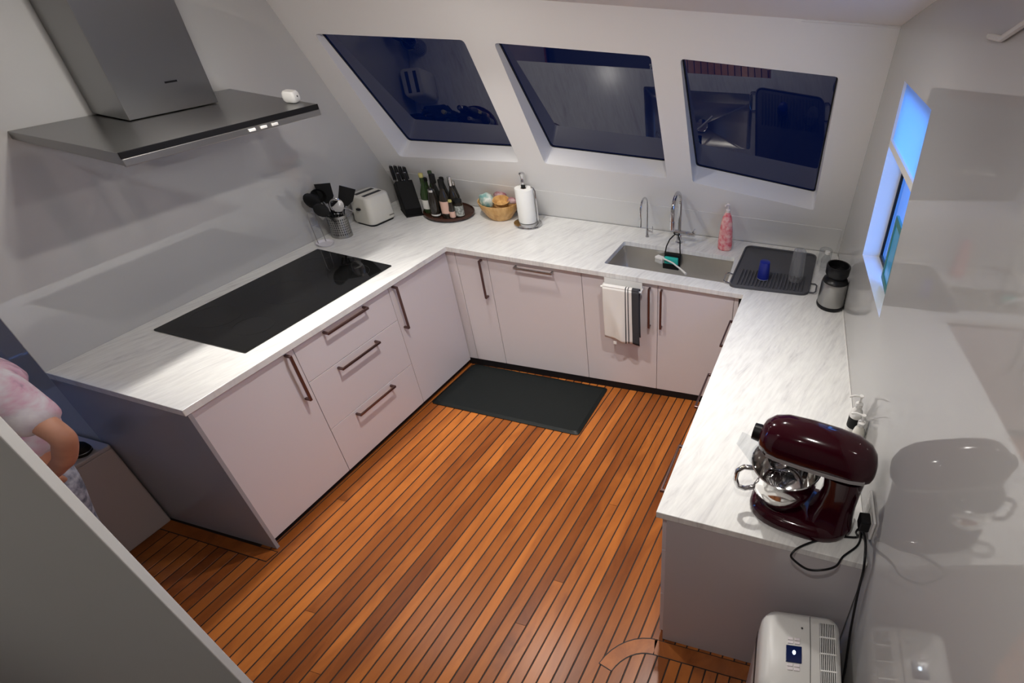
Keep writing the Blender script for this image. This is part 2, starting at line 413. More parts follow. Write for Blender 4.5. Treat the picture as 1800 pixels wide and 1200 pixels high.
wl_labels = ['dark slanted window beside the cooker hood', 'middle slanted window reflecting the marble worktop', 'slanted window above the drying rack, reflecting it']
for i, w in enumerate(WR):
    t = thing('window_%d' % (i+1), wl_labels[i], 'window', tuple(sp(*WINS[i][3])), kind='structure')
    o3 = Vector(t.location); m = len(w)
    mb = MB().add([sp(*p)-o3 for p in w]+[sp(*p, rec_at(i,p[1]))-o3 for p in w], [(k,(k+1)%m,m+(k+1)%m,m+k) for k in range(m)])
    mb.build('window_reveal', M_slope, t)
    MB().add([sp(*p, rec_at(i,p[1]))-o3 for p in w], [tuple(range(m))]).build('glass_pane', M_tint, t)
    c2 = Vector((sum(p[0] for p in w)/m, sum(p[1] for p in w)/m))
    inn = [tuple(Vector(p)+(c2-Vector(p)).normalized()*.012) for p in w]
    MB().add([sp(*p, rec_at(i,p[1])-.004)-o3 for p in w]+[sp(*p, rec_at(i,p[1])-.004)-o3 for p in inn], [(k,(k+1)%m,m+(k+1)%m,m+k) for k in range(m)]).build('window_gasket', M_blackm, t)
# right wall with one opening
RO = [(-.045,2.215),(-.665,2.235),(-.705,1.455),(.025,1.39)]
bm = bmesh.new(); edges = loop([rw(-4.6,0), rw(1.6,0), rw(1.6,3.7), rw(-4.6,3.7)]) + loop([rw(*p) for p in RO])
bmesh.ops.triangle_fill(bm, use_beauty=True, edges=edges); bmesh.ops.recalc_face_normals(bm, faces=bm.faces)
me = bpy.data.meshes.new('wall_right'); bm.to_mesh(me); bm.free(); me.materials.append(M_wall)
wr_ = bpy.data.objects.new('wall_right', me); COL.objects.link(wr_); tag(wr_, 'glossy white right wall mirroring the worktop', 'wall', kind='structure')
t = thing('window_4', 'small side window glowing blue with half lowered blind', 'window', tuple(rw(*RO[3])), kind='structure'); o3 = Vector(t.location)
DW = .10
MB().add([rw(*p)-o3 for p in RO]+[rw(*p,DW)-o3 for p in RO], [(k,(k+1)%4,4+(k+1)%4,4+k) for k in range(4)]).build('window_reveal', M_slope, t)
MB().add([rw(*p,DW)-o3 for p in RO], [(0,1,2,3)]).build('glass_pane', M_pane, t)
mb = MB()
for i in range(4):
    a, b = Vector((*RO[i],)), Vector((*RO[(i+1)%4],)); c2 = Vector((-.35,1.82))
    ai, bi = a+(c2-a).normalized()*.03, b+(c2-b).normalized()*.03
    mb.add([rw(*p,DW-.012)-o3 for p in (a,b,bi,ai)]+[rw(*p,DW-.001)-o3 for p in (a,b,bi,ai)], [(0,1,2,3),(4,7,6,5),(3,2,6,7)])
mb.build('window_frame', M_blackm, t)
# half lowered translucent blind with a white bottom rail
mbl = bpy.data.materials.new('translucent_blind'); mbl.use_nodes = True
N_, L_ = mbl.node_tree.nodes, mbl.node_tree.links; N_.clear()
o_ = N_.new('ShaderNodeOutputMaterial'); tl = N_.new('ShaderNodeBsdfTranslucent'); tl.inputs[0].default_value = (.75,.85,.95,1); df = N_.new('ShaderNodeBsdfDiffuse'); df.inputs[0].default_value = (.6,.65,.7,1)
mx_ = N_.new('ShaderNodeMixShader'); mx_.inputs[0].default_value = .2; L_.new(tl.outputs[0], mx_.inputs[1]); L_.new(df.outputs[0], mx_.inputs[2]); L_.new(mx_.outputs[0], o_.inputs[0])
bl = MB(); pts = [(-.05,2.213),(-.664,2.233),(-.683,1.985),(-.022,1.965)]
bl.add([rw(*p,.012)-o3 for p in pts], [(0,1,2,3)]); bl.build('blind', mbl, t)
rl = MB(); pts = [(-.022,1.975),(-.684,1.995),(-.686,1.965),(-.02,1.945)]
rl.add([rw(*p,.0)-o3 for p in pts]+[rw(*p,.022)-o3 for p in pts], [(0,1,2,3),(7,6,5,4),(0,4,5,1),(1,5,6,2),(2,6,7,3),(3,7,4,0)]); rl.build('blind_rail', M_white, t)
# ceiling sloping up towards the viewpoint
mb = MB(); xs = [XL-2.0, XL, .2, 1.0, 1.8, 3.3]
for k in range(len(xs)-1):
    x0, x1 = xs[k], xs[k+1]; y0, y1 = ceil_line(x0)[0], ceil_line(x1)[0]
    mb.add([(x0,y0,ceil_z(x0,y0)),(x1,y1,ceil_z(x1,y1)),(x1,-4.6,ceil_z(x1,-4.6)),(x0,-4.6,ceil_z(x0,-4.6))], [(0,1,2,3)])
tag(mb.build('ceiling', M_ceil), 'white ceiling rising towards the viewpoint', 'ceiling', kind='structure')
# thin trim along the ceiling edge over the right half
tr = MB(); a = sp(1.95,ceil_line(1.95)[1]); b = sp(2.41,ceil_line(2.41)[1])
off = Vector((0,-.012,-.012))
tr.tube([a+off*.3, b+off*.3], .006, 8)
tag(tr.build('trim_1', M_slope, smooth=True), 'thin white trim where slanted wall meets ceiling', 'trim', kind='structure')
p0, p1, p2 = rw(-1.10,2.492,-.008), rw(-1.20,2.498,-.008), rw(-1.50,2.60,-.008)
tag(MB().tube([p0,p1,p2], .007, 8).build('trim_2', M_slope, smooth=True), 'white moulding corner high on the right wall', 'trim', kind='structure')
# grey bulkhead panel in the left foreground
t = thing('wall_foreground', 'tall grey bulkhead panel in the near left corner', 'wall', (1.331,-2.45,0), kind='structure')
MB().box((-3.4,-.012,0), (-.003,0,2.2)).build('panel', M_grey, t)
MB().box((-.003,-.013,0), (.003,.001,2.2)).build('edge_strip', M_slope, t, bevel=.0015)
MB().box((-.004,.001,1.10), (.008,.012,1.115)).build('latch', M_cab, t, bevel=.005)

# ================================================================== CEILING LIGHTS
def downlight(x, y, label, k=1.0, spill=None, cone=84, tilt=0):
    z = ceil_z(x, y); t = thing('ceiling_light', label, 'light', (x,y,z), group='recessed ceiling downlights')
    r = MB(); r.lathe([(.045,.0),(.045,-.006),(.036,-.008),(.034,.0)], 24, cap=False); r.build('trim_ring', M_white, t, smooth=True)
    MB().lathe([(0.0,-.003),(.033,-.003)], 20, cap=False).build('lens', mat('lamp_lens', (1,1,1), emit=(1,.95,.88), estr=10), t)
    ld = bpy.data.lights.new('downlight_lamp', 'SPOT'); ld.energy = LIGHT_W*k; ld.color = LIGHT_COL; ld.spot_size = math.radians(cone); ld.spot_blend = 1.0; ld.shadow_soft_size = .028
    la = bpy.data.lights.new('downlight_spill', 'AREA'); la.shape = 'DISK'; la.size = .06; la.energy = LIGHT_W*(k*SPILL if spill is None else spill); la.color = LIGHT_COL
    ao = bpy.data.objects.new('lamp_spill', la); COL.objects.link(ao); ao.parent = t; ao.location = (0,0,-.012)
    lo = bpy.data.objects.new('lamp', ld); COL.objects.link(lo); lo.parent = t; lo.location = (0,0,-.02); lo.rotation_euler = (math.radians(tilt),0,0)
    return t
downlight(-.09, -.95, 'downlight above the front edge of the cooktop counter', 1.05, .03, 70)
downlight(.74, -.85, 'downlight above the middle of the kitchen floor', .98, .13, 70)
downlight(1.72, -.80, 'downlight above the middle of the right counter', .92, .10)
downlight(.40, -.26, 'downlight above the back counter near the slanted windows', .50, .006, 74, 17)
downlight(2.20, -2.42, 'downlight above the stairs close to the viewpoint', .05, .12, 150)
downlight(.20, -3.30, 'added rear left fill lamp behind the viewpoint', .12, .09)  # unseen lamp added to brighten the grey bulkhead panel
downlight(1.65, -3.60, 'added rear right fill lamp behind the viewpoint', .08, .03)  # unseen lamp added for weak fill from the rear

# ================================================================== CABINETS
BH, TOPZ = .042, .884
def bow_handle(parent, kind, a, b, c, mtl=None, d=.034):
    """kind 'v': x=a from z=b to z=c ; kind 'h': z=a from x=b to x=c (front at y=0, bar stands off to -y)"""
    mb = MB(); w = .0065
    if kind == 'v':
        mb.box((a-w,-d,b), (a+w,-d+.008,c)); mb.box((a-w,-d+.006,b), (a+w,-.0005,b+.011)); mb.box((a-w,-d+.006,c-.011), (a+w,-.0005,c))
    else:
        mb.box((b,-d,a-w), (c,-d+.008,a+w)); mb.box((b,-d+.006,a-w), (b+.011,-.0005,a+w)); mb.box((c-.011,-d+.006,a-w), (c,-.0005,a+w))
    return mb.build('handle', mtl or M_bronze, parent, bevel=.0015)
def cabinet(name, label, cat, loc, rz, width, depth, fronts, group='white base cabinets', plinth=.0225, bh=BH):
    t = thing(name, label, cat, (loc[0],loc[1],0), rz, group)
    if cat != 'dishwasher': MB().box((.001,.021,bh+.001), (width-.001,depth,TOPZ)).build('carcass', M_carc, t)
    else: MB().box((.004,.021,bh+.001), (width-.004,depth,TOPZ-.005)).build('body', M_steel, t)
    MB().box((0,plinth,.0), (width,plinth+.012,bh-.001)).build('plinth', M_plinth, t)
    for nm, x0, x1, z0, z1, hd in fronts:
        f = MB().box((x0+.0015,.0,max(z0,bh)+.0015), (x1-.0015,.019,z1-.0015)).build(nm, M_cab, t, bevel=.0012)
        if hd: bow_handle(f, *hd)
    return t
R90 = PI/2; FX = -.02
# left leg (front faces +x): local x runs along +y
Y0, Y1, Y2, Y3 = -1.596, -1.109, -.488, .012
c1 = cabinet('base_cabinet', 'white cabinet with tall door at the left counter end', 'cabinet', (FX,Y0), R90, Y1-Y0, .62,
             [('door', 0, Y1-Y0, BH, TOPZ, ('v', Y1-Y0-.046, .602, .873))])
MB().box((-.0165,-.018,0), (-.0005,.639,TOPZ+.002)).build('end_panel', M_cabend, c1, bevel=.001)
wd = Y2-Y1
cabinet('drawer_cabinet', 'white three drawer cabinet under the black cooktop', 'cabinet', (FX,Y1), R90, wd, .62,
        [('drawer', 0, wd, .669, TOPZ, ('h', .862, .166, .436)), ('drawer', 0, wd, .353, .669, ('h', .642, .166, .436)), ('drawer', 0, wd, BH, .353, ('h', .328, .160, .434))])
wd = Y3-Y2
cabinet('corner_cabinet', 'white corner cabinet left of the floor mat', 'cabinet', (FX,Y2), R90, wd, .62,
        [('door', 0, wd, BH, TOPZ, ('v', .030, .599, .876))])
# back leg (front faces -y)
AB = math.atan2(B_[1]-A_[1], B_[0]-A_[0])
ub = Vector((math.cos(AB), math.sin(AB), 0)); vb = Vector((-math.sin(AB), math.cos(AB), 0))
def back_at(x): p = ub*x+vb*.02; return (p.x, p.y)
cabinet('narrow_cabinet', 'narrow white cabinet in the back left corner beside the dishwasher', 'cabinet', back_at(-.034), AB, .278, .56,
        [('filler', 0, .070, BH, TOPZ, None), ('door', .070, .278, BH, TOPZ, ('v', .240, .595, .863))], plinth=.001, bh=.054)
cabinet('dishwasher', 'built-in dishwasher with white front and wide handle', 'dishwasher', back_at(.244), AB, .603, .56,
        [('front_panel', 0, .603, BH, TOPZ, ('h', .853, .180, .425, M_steel))], group=None, plinth=.001, bh=.054)
wd = 1.842-.847
sink_cab = cabinet('sink_cabinet', 'white two door cabinet below the sink', 'cabinet', back_at(.847), AB, wd, .09,
        [('door', 0, .486, BH, TOPZ, ('v', .436, .572, .858)), ('door', .486, wd-.03, BH, TOPZ, ('v', .512, .578, .856)), ('filler', wd-.03, wd, BH, TOPZ, None)], plinth=.001, bh=.054)
# right leg (front faces -x)
RB = math.atan2(E_[1]-B_[1], E_[0]-B_[0]); ur = Vector((math.cos(RB), math.sin(RB), 0)); vr = Vector((-math.sin(RB), math.cos(RB), 0))
def right_at(s): p = Vector((*B_,0))+ur*s+vr*.02; return (p.x, p.y)
LR = (Vector(E_)-Vector(B_)).length
seg = (LR-.09-.018)/3
names = ['white drawer cabinet next to the sink corner', 'white drawer cabinet midway along the right counter', 'white drawer cabinet at the right counter end under the mixer']
for k in range(3):
    s0 = .09+seg*k
    cc = cabinet('drawer_cabinet', names[k], 'cabinet', right_at(s0), RB, seg, .56,
        [('drawer', 0, seg, .669, TOPZ, ('h', .858, seg/2-.135, seg/2+.135, None, .052)), ('drawer', 0, seg, .353, .669, ('h', .63, seg/2-.135, seg/2+.135)), ('drawer', 0, seg, BH, .353, ('h', .32, seg/2-.135, seg/2+.135))])
    if k == 2:
        pass
pe = Vector(right_at(LR-.0175)); pe2 = Vector(right_at(LR-.001))
t = thing('end_panel', 'large white end panel closing the right counter beside the dehumidifier', 'panel', (pe.x,pe.y,0))
p1 = Vector((pe.x,pe.y)); d2 = Vector((vr.x,vr.y))
q0 = Vector((pe.x,pe.y,0))
def pv(x, y, z): return Vector((x,y,z))-q0
a0, a1 = Vector((pe.x,pe.y,0))+vr*.021, Vector((pe2.x,pe2.y,0))+vr*.021
ring = lambda z: [pv(a0.x,a0.y,z), pv(a1.x,a1.y,z), rw(-1.506,z,-.004)-q0, rw(-1.489,z,-.004)-q0]
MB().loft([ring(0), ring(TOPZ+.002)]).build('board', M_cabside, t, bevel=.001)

# ================================================================== WORKTOP (one continuous U)
SINK = [(.937,.561),(.947,.209),(1.727,.284),(1.691,.652)]
bm = bmesh.new()
outer = [D_, C_, A_, B_, E_, (2.7065,-1.508), BR, BL]
outer = [(p[0], p[1], 0) for p in outer]
holes = [(p[0], p[1], 0) for p in round_poly(SINK, .018, 4)]
edges = loop(outer)+loop(holes)
bmesh.ops.triangle_fill(bm, use_beauty=True, edges=edges)
fs = bm.faces[:]
ex = bmesh.ops.extrude_face_region(bm, geom=fs)
for v in [g for g in ex['geom'] if isinstance(g, bmesh.types.BMVert)]: v.co.z -= TH
bmesh.ops.recalc_face_normals(bm, faces=bm.faces)
me = bpy.data.meshes.new('worktop'); bm.to_mesh(me); bm.free(); me.materials.append(M_marble)
wt = bpy.data.objects.new('worktop', me); COL.objects.link(wt); wt.location = (0,0,H)
md = wt.modifiers.new('bevel','BEVEL'); md.width = .002; md.segments = 2; md.limit_method = 'ANGLE'; md.angle_limit = math.radians(50)
tag(wt, 'white marble patterned U-shaped worktop', 'worktop')
# pale silicone bead along the right wall
a, b = rw(-1.50,H+.001), rw(.98,H+.001)
tag(MB().tube([a+Vector((-.004,0,0)), b+Vector((-.004,0,0))], .0045, 6).build('trim_3', M_white, smooth=True), 'white sealant bead between right wall and worktop', 'trim', kind='structure')

# ---- sink
t = thing('sink', 'stainless steel undermount sink basin', 'sink', (1.33,.43,H-TH))
o2 = Vector((1.33,.43))
top = [Vector(p)-o2 for p in round_poly(SINK, .022, 4)]
bot = [p*.965 for p in top]; inb = [p*.90 for p in top]
dz = -.19
rings = [[(p.x*1.03,p.y*1.05,-.001) for p in top], [(p.x,p.y,-.001) for p in top], [(p.x,p.y,-.01) for p in top], [(p.x,p.y,dz+.02) for p in bot], [(p.x,p.y,dz) for p in inb], [(p.x*.1,p.y*.1,dz-.004) for p in inb]]
MB().loft(rings, cap=False).build('basin', M_sink, t, smooth=True, solid=.0012, angle=50)
MB().lathe([(0,dz+.001),(.035,dz+.0015),(.045,dz+.004),(.047,dz+.001)], 24, cap=False).build('drain', M_chrome, t, smooth=True)

# ---- cooktop
t = thing('cooktop', 'black glass induction cooktop set in the left counter', 'cooktop', (-.344,-.79,H))
MB().prism(rrect(-.240,-.460,.241,.458,.006), .0005, .006).build('glass_plate', M_cook, t, bevel=.001)
M_mark = mat('cooktop_marking', (.010,.010,.010), rough=.15)
for cx, cy, r in ((-.11,-.28,.10),(.10,-.28,.08),(0,.02,.12),(-.11,.30,.08),(.10,.30,.10)):
    MB().lathe([(r-.001,.0062),(r,.0064),(r+.001,.0062)], 40, c=(cx,cy), cap=False).build('zone_ring', M_mark, t)

# ---- anti-fatigue mat
t = thing('floor_mat', 'black rubber anti-fatigue mat on the teak floor', 'mat', (.49,-.20,.0))
q = [(-.505,-.245),(.515,-.21),(.498,.292),(-.495,.215)]
out = round_poly(q, .03, 4); inn = [tuple(Vector(p)*.94) for p in out]; inn = [(p[0]*1.02,p[1]*.98) for p in inn]
MB().loft([[(*p,.0018) for p in out], [(*p,.006) for p in out], [(*p,.019) for p in inn]]).build('pad', M_mat, t, smooth=True, angle=25)

# ================================================================== COOKER HOOD
t = thing('cooker_hood', 'stainless steel chimney cooker hood on the left wall', 'hood', (-.664,-.82,1.73))
hb = MB(); y0, y1, x1 = -.435, .430, .475
hb.loft([[(-.004,y0,.012),(x1,y0,0),(x1,y1,0),(-.004,y1,.012)], [(-.004,y0,.040),(x1,y0,.046),(x1,y1,.046),(-.004,y1,.040)]])
M_hood = mat('hood_steel', (.33,.33,.325), rough=.28, metal=1.0)
hb.build('canopy', M_hood, t, bevel=.002)
MB().box((x1,y0,.024), (x1+.004,y1,.047)).build('glass_strip', M_black, t, bevel=.001)
MB().box((x1-.002,y0,-.003), (x1+.005,y1,.0235)).build('front_rail', M_steel, t, bevel=.002)
ch = MB().box((-.006,-.155,.045), (.172,.215,1.05)).build('chimney', M_hood, t, bevel=.002)
MB().box((.1722,.035,.150), (.1732,.085,.157)).build('badge', M_black, ch)
for k in range(3): MB().box((x1+.0052, .055+.055*k, .006), (x1+.0085, .085+.055*k, .016)).build('button', M_white, t, bevel=.001)
for k in range(2): MB().box((.08,y0+.03+.41*k,-.004), (.40,y0+.42+.41*k,.003)).build('grease_filter', M_steel, t, bevel=.002)
# small white sensor standing on the canopy
t = thing('motion_sensor', 'small white rounded sensor standing on the right end of the hood', 'sensor', (-.285,-.425,1.7775), math.radians(20))
mb = MB(); mb.loft([[(x*s,y*s,z) for x,y in rrect(-.028,-.03,.028,.03,.012)] for s,z in ((.75,.0),(.95,.008),(1,.022),(.95,.038),(.75,.047))])
mb.build('shell', M_white, t, smooth=True); MB().sphere((.0275,0,.026), (.003,.004,.004), 10, 6).build('lens_dot', M_black, t)

# ================================================================== LEFT COUNTER OBJECTS
# wire spoon rest
t = thing('spoon_rest', 'clear spoon rest with upright wire back by the cooktop', 'spoon rest', (-.595,-.262,H), math.radians(-15))
MB().lathe([(0,.004),(.035,.004),(.043,.012),(.046,.014),(.044,.009),(.036,.001),(0,.001)], 28, cap=False).build('dish', mat('frosted_plastic', (.72,.70,.74), rough=.25, spec=.5), t, smooth=True)
M_wire = mat('grey_wire', (.35,.34,.35), rough=.3, metal=.8)
MB().tube([(-.030,-.022,.004),(-.036,-.022,.10),(-.040,-.020,.175),(-.041,-.008,.19),(-.041,.008,.19),(-.040,.020,.175),(-.036,.022,.10),(-.030,.022,.004)], .0022, 8).build('upright_wire', M_wire, t, smooth=True)
MB().tube([(-.037,-.022,.11),(-.037,.022,.11)], .002, 8).build('cross_wire', M_wire, t, smooth=True)
# utensil holder: perforated steel cylinder
UH = (-.602,-.125)
t = thing('utensil_holder', 'perforated stainless steel utensil holder beside the toaster', 'utensil holder', (*UH,H))
hb = MB(); R, hh = .054, .135
seg_, rows = 30, 7
hb.lathe([(0,.001),(R,.001),(R,.02)], seg_, cap=False); hb.lathe([(R,hh-.015),(R,hh),(R-.003,hh),(R-.003,hh-.015)], seg_, cap=False)
for k in range(seg_):
    a0 = 2*PI*k/seg_; a1 = a0+2*PI/seg_*(.55)
    hb.add([(R*math.cos(a0),R*math.sin(a0),.02),(R*math.cos(a1),R*math.sin(a1),.02),(R*math.cos(a1),R*math.sin(a1),hh-.015),(R*math.cos(a0),R*math.sin(a0),hh-.015)], [(0,1,2,3)])
for r_ in range(1, rows):
    z = .02+(hh-.035)*r_/rows; hb.lathe([(R,z-.003),(R,z+.003)], seg_, cap=False)
hb.build('cylinder', M_steel, t, smooth=True)
MB().lathe([(0,.003),(R-.004,.003),(R-.004,hh-.02)], 24, cap=False).build('liner', mat('dark_liner', (.05,.05,.05), rough=.5), t, smooth=True)
def utensil(name, label, base, tip, mtl, headf):
    o = thing(name, label, 'utensil', (UH[0],UH[1],H+.006), group='kitchen utensils in the steel holder')
    b, e2 = Vector(base), Vector(tip); d = (e2-b).normalized()
    MB().tube([b, b+(e2-b)*.5, e2], [.005,.0055,.004], 8).build('handle', mtl, o, smooth=True)
    x = d.cross(Vector((.75,-.66,.3))).normalized(); y = d.cross(x)
    m = Matrix((x,y,d)).transposed().to_4x4(); m.translation = e2
    mbh = headf(); mbh.xf(m).build('head', mtl, o, smooth=True)
def spatula(): return MB().loft([[(-.014,-.002,-.01),(.014,-.002,-.01),(.014,.002,-.01),(-.014,.002,-.01)],[(-.036,-.002,.03),(.036,-.002,.03),(.036,.002,.03),(-.036,.002,.03)],[(-.040,-.0015,.105),(.040,-.0015,.105),(.040,.0015,.105),(-.040,.0015,.105)]])
def spoonh(): return MB().sphere((0,0,.040), (.036,.010,.054), 14, 8)
def ladle(): 
    mb = MB(); mb.lathe([(.0,-.030),(.022,-.024),(.036,-.004),(.038,.012),(.034,.0),(.020,-.02),(0,-.026)], 18, cap=False); return mb.xf(Matrix.Translation((.0,.03,.03)) @ Matrix.Rotation(1.2,4,'X'))
def whisk():
    mb = MB()
    for k in range(5):
        a = PI*k/5; mb.tube([(.026*math.sin(PI*j/8)*math.cos(a)*(1 if j<5 else 1)*1.0, .026*math.sin(PI*j/8)*math.sin(a), .10*(1-math.cos(PI*j/8))/2*1.0) for j in range(5)]+[(-.026*math.sin(PI*j/8)*math.cos(a), -.026*math.sin(PI*j/8)*math.sin(a), .10*(1-math.cos(PI*j/8))/2) for j in range(4,-1,-1)], .0012, 5)
    return mb
utensil('spatula', 'broad black spatula tilting right in the steel holder', (-.01,0,.01), (.045,.045,.185), M_blackm, spatula)
utensil('spoon', 'black cooking spoon tilting left in the steel holder', (.01,.01,.01), (-.012,-.085,.205), M_blackm, spoonh)
utensil('ladle', 'black ladle with deep bowl in the steel holder', (.02,0,.01), (-.01,-.045,.215), M_blackm, ladle)
utensil('pasta_server', 'black slotted server leaning low to the left in the holder', (.02,.02,.01), (.03,-.085,.165), M_blackm, spoonh)
utensil('steel_spoon', 'shiny steel serving spoon in front of the black utensils', (-.01,.0,.01), (.045,-.020,.165), M_chrome, spoonh)
utensil('whisk', 'steel wire whisk leaning on the holder rim', (0,-.02,.01), (.045,.020,.115), M_wire, whisk)
utensil('turner', 'black turner standing upright at the back of the holder', (-.02,.0,.01), (-.025,.005,.20), M_blackm, spatula)
# toaster
t = thing('toaster', 'cream two slot toaster in the left corner of the worktop', 'toaster', (-.592,.140,H), math.radians(-4))
rings = [[(x*sx_,y*sy_,z) for x,y in rrect(-.078,-.098,.078,.098,.032,6)] for sx_,sy_,z in ((.93,.96,.012),(1,1,.02),(.97,.965,.10),(.94,.92,.168),(.90,.885,.178),(.80,.80,.182))]
MB().loft(rings).build('body', M_cream, t, smooth=True, angle=60)
MB().prism(rrect(-.070,-.090,.070,.090,.03,6), .0, .014).build('base', M_black, t)
for sx_ in (-.028,.028): MB().box((sx_-.012,-.068,.1795), (sx_+.012,.068,.1835)).build('slot', mat('slot_dark', (.03,.03,.03), rough=.4), t, bevel=.002)
MB().box((.0735,.04,.034), (.0795,.075,.040)).build('badge', M_steel, t)
lv = MB().box((-.012,-.109,.10), (.012,-.091,.112)).build('lever', M_black, t, bevel=.003)
# knife block
t = thing('knife_block', 'black knife block with steel handled knives in the back corner', 'knife block', (-.480,.335,H), math.radians(-38))
poly = [(-.07,.0),(.065,.0),(.065,.055),(-.01,.215),(-.105,.165)]
kb = MB(); kb.loft([[(x,-.05,z) for x,z in poly],[(x,.05,z) for x,z in poly]]); kb.build('block', mat('black_stained_wood', (.005,.005,.005), rough=.55, spec=.15), t, bevel=.004)
MB().box((-.072,-.052,.0005), (.068,.052,.010)).build('foot', M_blackm, t)
def knife(i, x, y, ln):
    o = thing('knife', ['black handled knife leftmost in the block','black handled knife second from the left in the block','black handled knife third from the left in the block','black handled knife rightmost in the upper row of the block','short black handled knife at the lower left of the block','short black handled knife at the lower right of the block'][i], 'knife', tuple(t.location), t.rotation_euler.z, group='knives in the black block')
    d = Vector((-.42,0,.90)).normalized(); p = Vector((x,y,0)); s0 = Vector((-.0575,0,.19)) if i < 4 else Vector((.0,0,.195))
    s0 = s0+Vector((x,0,-x*.0)); b = Vector((s0.x, y, s0.z))
    MB().tube([b-d*.02, b+d*.012], .007, 8).build('bolster', M_chrome, o, smooth=True)
    MB().tube([b+d*.012, b+d*(.02+ln*.5), b+d*(.012+ln)], [.0105,.012,.0105], 8).build('handle', M_black, o, smooth=True)
    MB().tube([b+d*(.012+ln), b+d*(.018+ln)], .008, 8).build('end_cap', M_chrome, o, smooth=True)
for i, (x, y, ln) in enumerate(((-.012,-.036,.085),(-.008,-.012,.085),(-.004,.012,.08),(.0,.036,.075))): knife(i, x, y, ln)
for i, (x, y, ln) in enumerate(((-.01,-.02,.05),(-.01,.02,.05))): knife(4+i, x, y, ln)
# lazy susan with bottles
LS = (-.265,.425)
t = thing('turntable', 'dark wooden turntable carrying oil bottles', 'turntable', (*LS,H))
MB().lathe([(0,.0005),(.10,.0005),(.10,.008),(.150,.009),(.158,.014),(.158,.026),(.152,.030),(.148,.021),(0,.021)], 40, cap=False).build('tray', M_dwood, t, smooth=True)
def bottle(label, x, y, prof, mtl, capz, capr, capm, lab=None, name='bottle'):
    o = thing(name, label, name, (LS[0]+x, LS[1]+y, H+.0215), group='bottles on the dark turntable')
    MB().lathe(prof, 20, cap=True).build('glass', mtl, o, smooth=True)
    MB().lathe([(capr,capz[0]),(capr*1.05,capz[0]+.003),(capr,capz[1]-.002),(capr*.8,capz[1])], 16).build('cap', capm, o, smooth=True)
    if lab:
        r, z0, z1, m = lab; MB().lathe([(r,z0),(r,z1)], 20, cap=False).build('label_band', m, o, smooth=True)
def bp_(r, h, rn, sh): return [(r*.9,0),(r,.006),(r,sh),(r*.85,sh+.015),(rn*1.3,sh+.05),(rn,sh+.065),(rn,h)]
M_dkgl = mat('dark_bottle_glass', (.012,.012,.010), rough=.05, spec=.6)
M_brgl = mat('smoky_bottle_glass', (.022,.018,.014), rough=.05, spec=.7)
M_pkl = mat('pale_pink_label', (.62,.40,.32), rough=.6); M_wl = mat('white_label', (.7,.7,.66), rough=.6); M_gl = mat('pale_green_label', (.36,.42,.34), rough=.6)
vary(M_gl, (.12,.13,.12), (.5,.52,.48), 60)
M_gold = mat('yellow_cap', (.50,.45,.16), rough=.4); M_tin = mat('silver_cap', (.65,.64,.62), rough=.25, metal=1)
bottle('green glass oil bottle with yellow green cap at the left of the turntable', -.098,-.068, bp_(.030,.235,.012,.12), M_green, (.233,.258), .014, M_gold, (.0303,.03,.09,M_wl))
bottle('tall green bottle behind the yellow capped one', -.075,-.010, bp_(.028,.245,.011,.13), M_green, (.243,.262), .013, M_green)
bottle('black capped dark bottle at the centre of the turntable', -.028,-.055, bp_(.031,.215,.013,.125), M_dkgl, (.205,.262), .018, M_blackm)
bottle('smoky glass bottle with silver collar at the turntable front', -.018,-.105, bp_(.029,.165,.014,.125), M_brgl, (.163,.183), .019, M_tin, (.0293,.012,.022,M_wl))
bottle('bottle with pale pink label and silver cap at the turntable front', .052,-.088, bp_(.030,.200,.012,.13), M_brgl, (.198,.252), .014, M_blackm, (.0303,.035,.115,M_pkl))
bottle('clear tall bottle with silver neck behind the pink labelled one', .070,-.022, bp_(.027,.215,.010,.12), M_brgl, (.195,.255), .012, M_tin)
bottle('short jar with speckled label and black lid on the turntable', .110,-.040, [(.026,0),(.029,.006),(.029,.085),(.024,.095),(.024,.10)], M_brgl, (.098,.118), .026, M_blackm, (.0293,.012,.08,M_gl), name='jar')
bottle('dark bottle half hidden at the back left of the turntable', -.060,.065, bp_(.028,.180,.012,.10), M_dkgl, (.178,.20), .014, M_blackm)
bottle('small amber bottle between the front bottles on the turntable', .090,-.085, bp_(.018,.11,.009,.06), M_brgl, (.108,.125), .011, M_gold, (.0183,.01,.05,M_pkl))
bottle('short dark green bottle at the left edge of the turntable', -.118,-.015, bp_(.026,.190,.011,.10), M_green, (.188,.21), .013, M_blackm, (.0263,.025,.07,M_gl))
bottle('dark bottle with white band at the right back of the turntable', .035,.045, bp_(.028,.175,.012,.10), M_dkgl, (.173,.20), .014, M_tin, (.0283,.03,.06,M_wl))
# bamboo bowl with packets
BW = (.045,.535)
t = thing('bamboo_bowl', 'woven bamboo bowl full of packets beside the paper towel', 'bowl', (*BW,H)); t.scale = (1.15,1.15,1.12)
MB().lathe([(0,.001),(.062,.001),(.070,.010),(.098,.055),(.112,.095),(.114,.103),(.109,.103),(.094,.058),(.066,.014),(0,.010)], 36, cap=False).build('shell', M_bamboo, t, smooth=True)
for k in range(1,6):
    z = .015+.015*k; r = .0725+(.112-.0725)*((z-.012)/.083)**.9
    MB().tube([(r*math.cos(2*PI*j/36), r*math.sin(2*PI*j/36), z) for j in range(36)], .0012, 5, closed=True).build('weave_band', M_bamboo, t, smooth=True)
M_pack = mat('printed_teal_packet', (.55,.62,.58), rough=.35); vary(M_pack, (.10,.34,.32), (.78,.78,.70), 22)
M_pack2 = mat('printed_red_packet', (.35,.06,.08), rough=.35); vary(M_pack2, (.22,.02,.04), (.62,.45,.45), 18)
